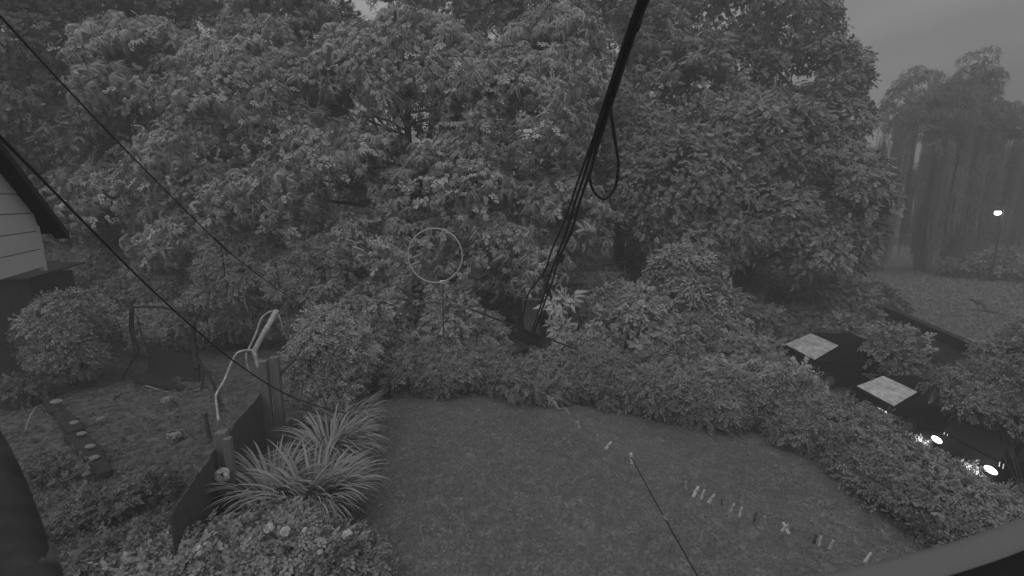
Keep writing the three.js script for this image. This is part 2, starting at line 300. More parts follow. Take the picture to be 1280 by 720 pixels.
{
  const b = onGround(45, 21);
  makeTree('maple_tree', 'darkest tree with an upright trunk at the left edge of the photo', b, { ...TREE_DEF, geo: [G.broad, G.maple], mat: leafMat(0.16), girth: 0.26, trunkTop: 12, limbs: 20,
    lobes: crownLobes([[20, 60, 21, 3, 3.6, 3], [-60, 150, 20, 3, 3.2, 3], [60, 200, 22.5, 2.6, 2, 2], [40, -40, 21, 3.4, 3, 3], [90, 260, 21.5, 2.2, 1.3, 2], [20, 290, 21, 2, 1.3, 2]], b), pads: 420, per: 46 });
}
{
  const b = onGround(770, 28);
  makeTree('maple_tree', 'tall grey-leaved tree at the top behind the thick cable bundle', b, { ...TREE_DEF, geo: [G.maple, G.broad, G.pinnate], mat: midLeaf, girth: 0.4, trunkTop: 17, limbs: 24,
    lobes: crownLobes([[760, 60, 28, 5, 4, 4.4], [650, 20, 28.5, 4, 3.4, 4], [840, 130, 27, 4, 3.4, 3.4], [780, -70, 29, 5, 3.6, 4], [760, 190, 26.5, 4, 3, 3], [590, -40, 29, 4, 3, 4]], b), pads: 500, per: 50 });
}
{
  const b = onGround(930, 30);
  makeTree('oak_tree', 'tall oak whose dark crown edge stands against the open sky', b, { ...TREE_DEF, geo: [G.maple, G.maple, G.broad], mat: darkLeaf, girth: 0.45, trunkTop: 19, limbs: 26,
    lobes: crownLobes([[1040, 70, 30, 0.8, 0.7, 0.8], [1062, 125, 29.5, 0.8, 0.8, 0.8], [1028, 30, 30, 0.8, 0.6, 0.8], [930, 30, 30, 3.8, 3.4, 4], [1010, 105, 29.5, 3.2, 2.5, 3], [905, 120, 29, 3.6, 3, 3.4], [985, 20, 30.5, 2.3, 2.3, 3], [960, -60, 31, 3, 3, 4], [860, -40, 31, 4, 3.4, 4], [1035, 150, 29, 2.2, 2, 2.4], [980, 170, 29, 3.4, 2.5, 3], [1022, 58, 30, 1.2, 1.1, 1.3], [1052, 100, 29.6, 1.2, 1.1, 1.3]], b), pads: 740, per: 40, padR: [0.4, 0.85], shell: 0.6 });
}
{
  const b = onGround(930, 24);
  makeTree('linden_tree', 'wide rounded tree of soft mid-grey foliage between the cables and willow', b, { ...TREE_DEF, geo: [G.fine, G.fine, G.broad, G.maple], mat: midLeaf, girth: 0.32, trunkTop: 8, limbs: 22,
    lobes: crownLobes([[930, 190, 24, 4, 2.5, 3.4], [840, 230, 23.5, 3.2, 2.5, 3], [1010, 240, 24, 3.4, 2.4, 3], [1030, 300, 24, 2.1, 1.7, 2.2], [930, 270, 22.8, 3.2, 1.8, 2.4], [790, 190, 25, 2.6, 2.2, 2.4], [985, 310, 23, 2.2, 1.2, 2], [880, 300, 23, 2.4, 1.1, 2], [765, 285, 23.6, 2.3, 1.5, 2]], b), pads: 1000, per: 70, size: [0.6, 1.05], up: 0.5 });
}
// willows far off on the right: domed top and long hanging strands
function makeWillow(label, px, depth, w, hgt, nCol, domes) {
  const b = at(px, 360, depth); b.y = groundY(b.x, b.z);
  const t = thing('willow_tree', label, 'willow', b), list = [], top = [];
  mesh('trunk', tube([V(0, -0.5, 0), V(0.3, hgt * 0.3, 0), V(-0.2, hgt * 0.62, 0.3)], 0.7, 0.35, 9, 10), M.bark, t);
  const gs = []; for (let i = 0; i < 12; i++) { const a = i / 12 * 6.283, r = w * R(0.4, 0.8); gs.push(tube([V(0, hgt * R(0.35, 0.6), 0), V(Math.cos(a) * r * 0.5, hgt * 0.8, Math.sin(a) * r * 0.5), V(Math.cos(a) * r, hgt * R(0.72, 0.86), Math.sin(a) * r)], 0.22, 0.05, 6, 8)); }
  mesh('limbs', gs, M.bark, t);
  const curtains = []; for (let c = 0; c < 100; c++) { const d = domes[c % domes.length], a = R(0, 6.2832), rr = Math.sqrt(R(0.1, 1)); curtains.push([d[0] + Math.cos(a) * d[1] * rr, Math.sin(a) * d[1] * rr, rr, R(0.3, 0.55), R(0, 1) ** 1.5, R(0.45, 1.45), d[2] * R(0.88, 1.03)]); }
  for (let c = 0; c < nCol; c++) {
    const [cx0, cz0, rr, cr, lift, ct, top] = curtains[c % 100], x0 = cx0 + R(-1, 1) * cr, z0 = cz0 + R(-1, 1) * cr;
    const y1 = top * (1 - 0.42 * rr ** 2) * R(0.84, 0.95), y0 = rr > 0.5 ? Math.max(0.5, hgt * 0.5 * lift + R(0, 1.4)) : hgt * (0.35 + 0.2 * lift), tone = ct * R(0.85, 1.12);
    for (let y = y1; y > y0 + 1; y -= R(1.3, 2.1)) { const s = R(0.8, 1.1); _m.makeRotationY(R(0, 6.28)).scale(V(1.5 * s, s * 0.95, 1.5 * s)).setPosition(x0 + R(-0.06, 0.06), y, z0 + R(-0.06, 0.06)); list.push([_m.clone(), tone * R(0.92, 1.08)]); }
  }
  const lob = domes.flatMap((d) => lumps(d[1] * 0.95, d[2] * 0.32, d[1] * 0.95, 14, d[2] * 0.66, 0.5).map((l) => [l[0] + d[0], ...l.slice(1)]));
  instanced('strands', G.willow, leafMat(0.19), list, t);
  instanced('crown', G.small, leafMat(0.18), padLeaves(lob, { shell: 0.7, pads: 420, per: 46, padR: [0.4, 0.9], up: 0.6, tone: [0.8, 1.15], size: [1.6, 2.6], hang: 1.2, below: 0.1, floor: hgt * 0.6 })[0], t);
}
makeWillow('large weeping willow with long hanging strands beyond the field', 1148, 50, 5.2, 20.5, 3200, [[-1.2, 4.9, 20.4], [1.9, 3.4, 21.0], [5.0, 4.0, 17]]);
makeWillow('second weeping willow cut by the right edge of the photo', 1306, 54, 5.2, 15, 1600, [[0, 5.2, 15.2]]);

{ // wood far behind everything, one dark mass
  const lob = []; for (let i = 0; i < 26; i++) { const p = at(-250 + i * 52, 240, R(44, 52)); lob.push([p.x, R(2.5, 4), p.z, 4, R(4, 6.5), 3]); }
  for (let i = 0; i < 12; i++) { const p = at(1050 + i * 50, 300, R(74, 84)); lob.push([p.x, 0.5, p.z, 6, R(3, 4.5), 4]); }
  const g = instanced('far_wood', G.large, leafMat(0.16, 0.3), padLeaves(lob, { shell: 0.75, pads: 1500, per: 24, padR: [0.8, 1.5], tone: [0.75, 1.15], size: [1.6, 2.6], floor: -1.4 })[0]);
  tag(g, 'far wood that reads as one dark mass behind the garden trees', 'wood'); g.userData.kind = 'stuff';
}

// ---------------------------------------------------------------- shrubs and hedges
function shrubAt(name, label, px, pyTop, depth, r, o, category, group) {         // the top of the shrub lies at that pixel
  const p = at(px, pyTop, depth), b = V(p.x, groundY(p.x, p.z), p.z), h = p.y - b.y;
  return makeBush(name, label, b, r, h / 2, { rz: r * 0.9, pads: Math.round(26 * r * h + 30), ...o }, category, group);
}
const fineB = { geo: [G.small, G.fine], mat: hedgeLeaf, per: 60, padR: [0.3, 0.55], size: [0.8, 1.3] };
const broadB = { geo: [G.fine, G.broad, G.rose], mat: paleLeaf, per: 40, padR: [0.3, 0.6], size: [0.75, 1.2] };
shrubAt('round_shrub', 'rounded bright shrub right of the dark shed at the left', 74, 362, 15.4, 1.15, { ...fineB, mat: leafMat(0.34, 0.3), pads: 150, padR: [0.22, 0.42] });
shrubAt('tall_shrub', 'tall shrub directly left of the garden swing frame', 140, 300, 21.5, 2.1, fineB);
shrubAt('tall_shrub', 'tall shrub right behind the garden swing', 215, 292, 21.5, 2.2, { ...fineB, mat: leafMat(0.38) });
shrubAt('tall_shrub', 'tall shrub behind the white bent tubes', 310, 288, 19.5, 2.3, fineB);
shrubAt('tall_shrub', 'tall shrub right of the bent tubes and left of the hoop', 400, 300, 19, 2.2, fineB);
shrubAt('tall_shrub', 'dark shrub below the shed corner at the left', 30, 330, 19, 1.8, { ...fineB, mat: darkLeaf });
shrubAt('low_shrub', 'low dense shrub behind the swing seat', 195, 388, 18.9, 1.35, { ...fineB, rz: 0.8, mat: leafMat(0.4) });
shrubAt('low_shrub', 'low shrub between the swing and the bent tubes', 280, 372, 19.5, 1.5, fineB);
shrubAt('soft_shrub', 'soft pale shrub just right of the far fence post', 405, 396, 13.2, 1.05, { ...fineB, mat: leafMat(0.38, 0.3) });
shrubAt('soft_shrub', 'feathery shrub at the far left corner of the lawn', 450, 405, 15.6, 1.2, fineB);
shrubAt('leafy_shrub', 'leafy shrub under the left side of the hoop', 475, 358, 18, 1.5, broadB);
shrubAt('leafy_shrub', 'leafy shrub straight below the hoop', 560, 372, 18, 1.5, broadB);
shrubAt('leafy_shrub', 'leafy shrub left of the cable post', 603, 400, 18.3, 0.9, broadB);
shrubAt('viburnum_shrub', 'large-leaved pale shrub right of the cables', 865, 318, 20, 2.0, { ...broadB, geo: G.large, mat: paleLeaf, pads: 260 });
shrubAt('viburnum_shrub', 'pale shrub right of the cable post under the cables', 790, 362, 19.3, 1.6, { ...broadB, mat: leafMat(0.38) });
shrubAt('big_leaf_plant', 'small plant with long pale leaves beside the cables', 708, 350, 18.6, 0.55, { geo: sprig(leafGeo(0.42, 0.14), 5, 0.2, 1.4, 0.4, 33), mat: leafMat(0.5, 0.3), per: 6, padR: [0.2, 0.4], pads: 12, stems: 4 }, 'plant');
shrubAt('leafy_shrub', 'wide leafy shrub in front of the rounded tree', 895, 368, 21, 1.5, broadB);
shrubAt('leafy_shrub', 'pale leafy shrub left of the farther car window', 862, 408, 16.8, 1.0, broadB);
shrubAt('leafy_shrub', 'dim shrub behind the farther parked car', 1040, 352, 25, 1.9, { ...broadB, mat: midLeaf });
shrubAt('leafy_shrub', 'shrub growing against the end of the low wall', 1128, 420, 17.5, 0.75, { ...broadB, mat: midLeaf, pads: 60 });
shrubAt('leafy_shrub', 'shrub at the right edge before the low wall', 1278, 408, 14.2, 0.95, { ...broadB, geo: G.fine, mat: midLeaf, pads: 90 });
shrubAt('field_bush', 'low bush by the foot of the willow', 1265, 318, 44, 4, { ...broadB, mat: midLeaf, size: [1.6, 2.2], padR: [0.6, 1.1], pads: 120 });
{
  const b = gp(1300, 690, -0.3); b.y = groundY(b.x, b.z);
  makeTree('young_tree', 'young airy tree whose leaves hang before the nearest parked car', b, { ...TREE_DEF, geo: [G.fine, G.small], mat: darkLeaf, girth: 0.03, trunkTop: 1.5, limbs: 9, lobes: crownLobes([[1222, 503, 10.6, 0.5, 0.28, 0.5], [1262, 520, 10.3, 0.5, 0.3, 0.5], [1190, 478, 11.2, 0.42, 0.3, 0.4], [1275, 490, 10.8, 0.5, 0.4, 0.5], [1228, 470, 11.3, 0.45, 0.28, 0.4]], b), pads: 120, per: 16, padR: [0.12, 0.26], size: [0.7, 1] });
}
shrubAt('leafy_shrub', 'leafy shrub at the bend of the hedge below the farther car', 905, 470, 14.6, 0.8, broadB);
shrubAt('low_shrub', 'small low shrub under the rear of the farther parked car', 928, 462, 15.3, 0.7, broadB);
shrubAt('low_shrub', 'small low shrub between the farther and the middle parked car', 992, 474, 14.3, 0.55, broadB);
shrubAt('leafy_shrub', 'leafy shrub just left of the farthest parked car', 935, 384, 22, 1.4, broadB);
shrubAt('leafy_shrub', 'leafy shrub right behind the farthest parked car', 998, 388, 24, 1.5, { ...broadB, mat: midLeaf });
shrubAt('leafy_shrub', 'leafy shrub between the farthest car and the low wall', 1062, 404, 21.5, 0.8, { ...broadB, mat: midLeaf, pads: 70 });
shrubAt('low_shrub', 'low shrub at the rear left corner of the farthest car', 935, 430, 18.2, 0.95, broadB);
shrubAt('tall_shrub', 'dim tall shrub under the rounded tree, beyond the cars', 915, 336, 27, 2.1, { ...broadB, mat: midLeaf });
shrubAt('tall_shrub', 'dim tall shrub between the rounded tree and the open field', 1005, 344, 28, 2.2, { ...broadB, mat: midLeaf });
shrubAt('tall_shrub', 'shrub at the start of the field, left of the willow foot', 1085, 352, 29, 1.9, { ...broadB, mat: midLeaf });
shrubAt('low_shrub', 'low shrub lit by the left tail lamp', 1166, 572, 12.9, 0.42, { ...broadB, geo: [G.fine, G.small], mat: midLeaf, pads: 60, padR: [0.12, 0.25], size: [0.6, 1] });
shrubAt('low_shrub', 'low shrub between the two glaring tail lamps', 1201, 590, 12.1, 0.42, { ...broadB, geo: [G.fine, G.small], mat: midLeaf, pads: 60, padR: [0.12, 0.25], size: [0.6, 1] });
shrubAt('low_shrub', 'low shrub lit by the right tail lamp', 1234, 617, 11.4, 0.42, { ...broadB, geo: [G.fine, G.small], mat: midLeaf, pads: 60, padR: [0.12, 0.25], size: [0.6, 1] });
shrubAt('tall_shrub', 'dim tall shrub far back, right of the low shed', 803, 306, 27, 1.9, { ...broadB, mat: darkLeaf });
for (const [px, py, d, r, l] of [[60, 585, 10.4, 0.5, 'dark overgrown plant below the upper end of the edging'], [120, 628, 9, 0.5, 'dark overgrown plant below the lower end of the edging'], [175, 672, 8, 0.5, 'dark overgrown plant left of the low corner of the fence'], [118, 690, 7.7, 0.45, 'dark overgrown plant nearest the downpipe'], [30, 470, 14.6, 0.7, 'dark leafy plant at the foot of the dark shed'], [185, 600, 9.6, 0.4, 'dark overgrown plant alone in the lower yard']]) shrubAt('yard_plant', l, px, py, d, r, { geo: [G.small, G.rose], mat: leafMat(0.17), per: 16, padR: [0.12, 0.3], pads: Math.round(110 * r), size: [0.6, 1.1], stems: 5, loose: 0.5 }, 'plant');
shrubAt('leafy_shrub', 'leafy shrub just right of the cable post behind the hedge', 735, 425, 17.9, 1.0, broadB);
shrubAt('leafy_shrub', 'leafy shrub behind the hedge below the pale viburnum', 835, 428, 16.9, 1.05, broadB);
shrubAt('leafy_shrub', 'dim shrub before the left half of the low shed', 628, 352, 22, 1.15, { ...broadB, mat: darkLeaf });
shrubAt('leafy_shrub', 'dim shrub before the right half of the low shed', 742, 342, 22, 1.2, { ...broadB, mat: midLeaf });
function makeHedge(name, label, path, depthOf, hFn, o) {                      // a clipped hedge along a line
  const t = thing(name, label, 'hedge', V(0, 0, 0)), lob = [], c = new THREE.CatmullRomCurve3(path), n = o.n;
  for (let i = 0; i < n; i++) { const p = c.getPointAt((i + 0.5) / n), h = hFn(i / n) * R(0.74, 1.16), gy = groundY(p.x, p.z); lob.push([p.x + R(-0.2, 0.2), gy + h * 0.5, p.z + R(-0.3, 0.3), depthOf * R(0.85, 1.15), h * 0.56, depthOf * R(0.85, 1.15)]); }
  const [list, cs] = padLeaves(lob, { shell: 0.7, below: -0.75, padR: [0.2, 0.42], up: 0.35, tone: [0.75, 1.2], size: [0.8, 1.3], per: 18, ...o });
  const gs = []; for (let i = 0; i < n * 3; i++) { const q = c.getPointAt(R(0.01, 0.99)), g = groundY(q.x, q.z); gs.push(tube([V(q.x, g - 0.1, q.z), V(q.x + R(-0.2, 0.2), g + 0.4, q.z + R(-0.2, 0.2)), V(q.x + R(-0.5, 0.5), g + hFn(0.5) * 0.8, q.z + R(-0.5, 0.5))], 0.02, 0.006, 5, 5)); }
  mesh('stems', gs, M.bark, t); spread('foliage', o, list, t); return t;
}
const back = (px, py, k) => { const p = gp(px, py); p.z -= k; return p; };
makeHedge('hedge', 'dense hedge along the far edge of the lawn', [back(470, 494, 0.8), back(560, 494, 0.8), back(700, 506, 0.85), back(850, 529, 0.9), back(940, 543, 0.9)], 0.95, () => 1.2, { n: 18, geo: [G.small, G.fine], mat: leafMat(0.26), pads: 1300, per: 44, loose: 0.34, size: [0.5, 1.15], floor: 0.05 });
{
  const e = (px, py, dx) => { const p = gp(px, py); p.x += dx; return p; };
  makeHedge('hedge', 'shaggy hedge between the right side of the lawn and the parked cars', [e(955, 548, 0.9), e(1000, 562, 0.95), e(1040, 586, 1), e(1090, 625, 1), e(1150, 674, 1), V(9.4, 0, -6.2)], 1.0, (t) => 0.85 - 0.4 * t, { n: 18, geo: [G.small, G.fine, G.rose], mat: leafMat(0.25), pads: 1000, per: 36, loose: 0.4, padR: [0.15, 0.4], size: [0.5, 1.1] });
  makeHedge('hedge', 'lower hedge right beside the lit tail lamps', [V(10.5, 0, -14.2), V(10.9, 0, -12.6), V(10.8, 0, -10.5), V(10.8, 0, -8), V(10.8, 0, -6)], 0.8, (t) => 0.4 - 0.02 * t, { n: 14, geo: [G.fine, G.small, G.rose], mat: leafMat(0.2, 0.3), pads: 460, per: 16, padR: [0.15, 0.32] });
}

// ---------------------------------------------------------------- neighbour's house on the left
{
  const t = thing('neighbour_house', 'gable corner of a house with pale lap siding at the left edge', 'house');
  const A = at(0, 348, 6), B = at(55, 333, 7.2); A.y = B.y = (A.y + B.y) / 2;
  const dir = B.clone().sub(A).setY(0), L = dir.length(); dir.normalize(); const nrm = V(-dir.z, 0, dir.x); if (nrm.z < 0 && nrm.x < 0) nrm.negate();
  if (nrm.dot(V(0, 0, 0).sub(A).setY(0)) < 0) nrm.negate();
  const ang = Math.atan2(-dir.z, dir.x), ex = 0.27, longer = 3;
  const onWall = (px, py) => { const d = ray(px, py), k = A.clone().sub(V(0, H, 0)).dot(nrm) / d.dot(nrm), p = d.multiplyScalar(k).add(V(0, H, 0)).sub(A); return [p.dot(dir), p.y]; };
  const [s1, y1] = onWall(0, 220), [s2, y2] = onWall(53, 284), slope = (y1 - y2) / (s2 - s1), edge = (y) => Math.min(L, s2 + (y2 - y) / slope);   // the line of the sloping roof edge
  const plate = (pts, depth, off, name, mat) => { const g = new THREE.ExtrudeGeometry(new THREE.Shape(pts.map(([x, y]) => new THREE.Vector2(x, y))), { depth, bevelEnabled: false }); g.rotateY(ang); g.translate(A.x + nrm.x * off, A.y, A.z + nrm.z * off); return mesh(name, g, mat, t); };
  plate([[-longer, 0.02], [edge(0.02) - 0.03, 0.02], [edge(y2) - 0.03, y2], [edge(y2 + slope * 3), y2 + slope * 3], [-longer, y2 + slope * 3]], 0.1, -0.12, 'wall', M.darkWall);
  for (let i = 0; i < 8; i++) { const y = i * ex, q = y + ex - 0.012; if (edge(q) > -longer) plate([[-longer, y], [edge(y), y], [edge(q), q], [-longer, q]], 0.02, i % 2 ? 0 : 0.004, 'siding_board', M.siding); }
  mesh('corner_trim', box(0.07, y2 + 0.1, 0.07, B.x - dir.x * 0.03, A.y + y2 / 2 - 0.02, B.z - dir.z * 0.03, ang, 0, 0, 0.01), M.siding, t);
  const slab = (w, h, off, drop, name, mat) => { const e0 = -1.2, e1 = s2 + 0.32, yy = (q) => y2 + slope * (s2 - q) + drop; const m = plate([[e0, yy(e0)], [e1, yy(e1)], [e1, yy(e1) + h], [e0, yy(e0) + h]], w, off, name, mat); return m; };
  slab(0.32, 0.04, -0.12, 0.1, 'roof', M.black); slab(0.03, 0.13, 0.18, 0.0, 'rake_board', M.darkWall); slab(0.14, 0.03, 0.03, 0.02, 'soffit', M.darkWall);
}
{
  const t = thing('dark_shed', 'dark shed wall under the pale house siding at the left edge', 'shed'), a = at(-60, 345, 15.8), b = at(36, 345, 15.8), w = b.x - a.x + 3, h = a.y;
  for (let i = 0; i < 14; i++) mesh('wall_board', box(w / 14 - 0.012, h, 0.03, b.x - (i + 0.5) * w / 14, h / 2, a.z, 0, 0, 0, 0.005), M.darkWall, t);
  mesh('roof', box(w + 0.3, 0.06, 2.2, b.x - w / 2, h + 0.06, a.z - 0.9, 0, 0, 0.12), M.black, t);
  mesh('back_wall', box(w - 0.1, h - 0.1, 1.6, b.x - w / 2, h / 2, a.z - 0.84), M.darkWall, t);
}
{
  const t = thing('garden_shed', 'low shed with a level roof edge behind the cable post', 'shed'), a = at(600, 340, 25), b = at(772, 340, 25), w = b.x - a.x, cx = (a.x + b.x) / 2;
  for (let i = 0; i < 22; i++) mesh('wall_board', box(w / 22 - 0.015, a.y - 0.05, 0.03, a.x + (i + 0.5) * w / 22, (a.y - 0.05) / 2, a.z, 0, 0, 0, 0.005), std(0.26, 0.9), t);
  mesh('roof', box(w + 0.4, 0.07, 3, cx, a.y + 0.2, a.z - 1.2, 0, 0, 0.12), M.concrete, t); mesh('fascia', box(w + 0.42, 0.13, 0.03, cx, a.y - 0.02, a.z + 0.3), M.siding, t);
  mesh('back_wall', box(w - 0.1, a.y - 0.2, 2, cx, a.y / 2 - 0.1, a.z - 1.05), M.darkWall, t);
}
{
  const p = at(664, 368, 19.4), q = at(664, 415, 19.4), w = 0.75, t = thing('pale_board', 'pale upright board between the cable strands above the cable post', 'board', V(p.x, 0, p.z));
  mesh('panel', box(w, p.y, 0.03, 0, p.y / 2, 0, 0, 0, 0, 0.01), std(0.2, 0.8, { map: wearTex }), t); mesh('batten', box(w, 0.07, 0.02, 0, p.y - 0.2, 0.025), M.siding, t);
}

// ---------------------------------------------------------------- car park: low wall and three cars
{
  const t = thing('low_wall', 'low plain wall with a dark coping behind the parked cars', 'wall'), gy = LOT, hgt = 1.5, a = gp(1090, 384, gy + hgt), b = gp(1216, 441, gy + hgt), d = b.clone().sub(a); const e = b.clone().addScaledVector(d, 0.6);
  const L = a.distanceTo(e), ang = Math.atan2(-(e.z - a.z), e.x - a.x), n = 6;
  for (let i = 0; i < n; i++) {
    const c = a.clone().lerp(e, (i + 0.5) / n);
    mesh('wall_panel', box(L / n - 0.02, hgt, 0.16, 0, 0, 0, ang, 0, 0, 0.015).translate(c.x, gy + hgt / 2, c.z), M.concrete, t);
    mesh('coping', box(L / n - 0.015, 0.42, 0.34, 0, 0, 0, ang, 0, 0, 0.03).translate(c.x, gy + hgt + 0.16 + (i === 4 ? -0.05 : 0), c.z), M.black, t);
  }
}
{
  const t = thing('fallen_branch', 'dark forked branch lying on the open field at the right', 'branch'), p = (x, y, k = 0.08) => gp(x, y, LOT + k);
  mesh('bough', tube([p(1212, 374, 0.12), p(1228, 380, 0.2), p(1240, 390, 0.15), p(1266, 395, 0.1)], 0.11, 0.04, 6, 12), M.bark, t);
  mesh('twig', tube([p(1240, 390, 0.15), p(1215, 387, 0.15), p(1185, 392, 0.06), p(1160, 393, 0.04)], 0.06, 0.02, 5, 12), M.bark, t);
}
function loft(rings) { // rings of equal point counts, closed
  const n = rings[0].length, pos = [], idx = []; rings.forEach((r) => r.forEach((p) => pos.push(...p)));
  for (let j = 0; j < rings.length - 1; j++) for (let i = 0; i < n; i++) { const a = j * n + i, b = j * n + (i + 1) % n; idx.push(a, a + n, b, b, a + n, b + n); }
  for (const [j, f] of [[0, 0], [rings.length - 1, 1]]) for (let i = 1; i < n - 1; i++) f ? idx.push(j * n, j * n + i, j * n + i + 1) : idx.push(j * n, j * n + i + 1, j * n + i);
  return rawGeo(pos, idx).toNonIndexed();
}
function quad(a, b, c, d, lift = 0.004) { // a pane with thickness
  const A = V(...a), B = V(...b), C = V(...c), D = V(...d), N = V(0, 0, 0).crossVectors(B.clone().sub(A), D.clone().sub(A)).normalize().multiplyScalar(lift), p = [A, B, C, D], pos = [], uv = [[0, 0], [1, 0], [1, 1], [0, 1]];
  p.forEach((q) => pos.push(q.x + N.x, q.y + N.y, q.z + N.z)); p.forEach((q) => pos.push(q.x - N.x, q.y - N.y, q.z - N.z));
  const idx = [0, 1, 2, 0, 2, 3, 4, 6, 5, 4, 7, 6]; for (let i = 0; i < 4; i++) { const j = (i + 1) % 4; idx.push(i, i + 4, j, j, i + 4, j + 4); }
  const g = rawGeo(pos, idx, [...uv.flat(), ...uv.flat()]).toNonIndexed(); g.computeVertexNormals(); return g;
}
function makeCar(label, pos, turn, kind) { // tail at the origin facing -x, nose toward +x
  const t = thing(kind.name, label, kind.category, pos, turn, 'cars parked side by side'), w = 0.86, Hh = kind.h, sill = 0.95;
  const prof = [[0.06, 0.3], [0.0, 0.55], [0.03, 0.8], [0.09, sill], [2.9, sill], [3.85, 0.82], [4.08, 0.62], [4.1, 0.35], [3.9, 0.26], [3.66, 0.26], [3.6, 0.5], [3.3, 0.66], [3.0, 0.5], [2.94, 0.26], [1.06, 0.26], [1.0, 0.5], [0.7, 0.66], [0.4, 0.5], [0.34, 0.26]];
  const s = new THREE.Shape(prof.map(([x, y]) => new THREE.Vector2(x, y)));
  const body = new THREE.ExtrudeGeometry(s, { depth: 2 * w - 0.16, bevelEnabled: true, bevelThickness: 0.08, bevelSize: 0.05, bevelSegments: 3 }); body.translate(0, 0, -w + 0.08);
  mesh('body', body, M.carPaint, t);
  const x0 = kind.rear[0], x1 = kind.rear[1], x2 = kind.front[1], x3 = kind.front[0], wb = w - 0.04, wt = w - 0.17;
  const ring = (x, y, ww) => [[x, y, -ww], [x, y, ww]];
  const cab = loft([[[x0, sill, -wb], [x0, sill, wb], [x3, sill, wb], [x3, sill, -wb]], [[x1, Hh - 0.04, -wt], [x1, Hh - 0.04, wt], [x2, Hh - 0.04, wt], [x2, Hh - 0.04, -wt]].map((p) => p), [[x1 + 0.12, Hh, -wt + 0.12], [x1 + 0.12, Hh, wt - 0.12], [x2 - 0.15, Hh, wt - 0.12], [x2 - 0.15, Hh, -wt + 0.12]]].map((r) => r.reverse()));
  cab.computeVertexNormals(); mesh('cabin', cab, M.carPaint, t);
  const lerp = (a, b, k) => a + (b - a) * k, P = (xa, xb, k, side, inset) => [lerp(xa, xb, k), lerp(sill, Hh - 0.04, k), side * (lerp(wb, wt, k) - inset)];
  mesh('rear_window', quad(P(x0, x1, 0.05, -1, 0.0), P(x0, x1, 0.05, 1, 0.0), P(x0, x1, 0.97, 1, 0.0), P(x0, x1, 0.97, -1, 0.0), 0.012), kind.pale ? M.paleGlass : M.glass, t);
  mesh('windscreen', quad(P(x3, x2, 0.08, 1, 0.07), P(x3, x2, 0.08, -1, 0.07), P(x3, x2, 0.92, -1, 0.06), P(x3, x2, 0.92, 1, 0.06), 0.012), M.glass, t);
  for (const sd of [-1, 1]) for (const [a, b] of [[0.12, 0.47], [0.5, 0.9]]) {
    const lo = (k) => [lerp(x0, x3, k), lerp(sill, Hh, 0.1), sd * (lerp(wb, wt, 0.1) + 0.004)], hi = (k) => [lerp(x1, x2, k), lerp(sill, Hh, 0.84), sd * (lerp(wb, wt, 0.86) + 0.004)];
    mesh('side_window', quad(lo(a), lo(b), hi(b - 0.04), hi(a + 0.04), 0.008), M.glass, t);
  }
  mesh('bumper', box(0.16, 0.2, 1.66, 0.02, 0.45, 0, 0, 0, 0, 0.05), M.carTrim, t);
  mesh('number_plate', box(0.02, 0.11, 0.5, -0.012, 0.72, 0, 0, 0, 0, 0.004), std(0.2, 0.7), t);
  for (const sd of [-1, 1]) { const m = mesh('mirror', new THREE.SphereGeometry(0.1, 10, 8).scale(0.6, 0.7, 1.1).translate(lerp(x0, x3, 0.9), 1.02, sd * 1.0), M.carTrim, t); mesh('arm', box(0.05, 0.03, 0.16, lerp(x0, x3, 0.9), 0.99, sd * 0.9), M.carTrim, m); }
  for (const x of [0.7, 3.3]) for (const sd of [-1, 1]) {
    const wh = new THREE.Group(); wh.name = 'wheel'; wh.position.set(x, 0.31, sd * (w - 0.08)); t.add(wh);
    mesh('tyre', new THREE.TorusGeometry(0.225, 0.09, 8, 20), M.tyre, wh); mesh('rim', new THREE.CylinderGeometry(0.19, 0.19, 0.12, 14).rotateX(Math.PI / 2), M.rim, wh);
  }
  return t;
}
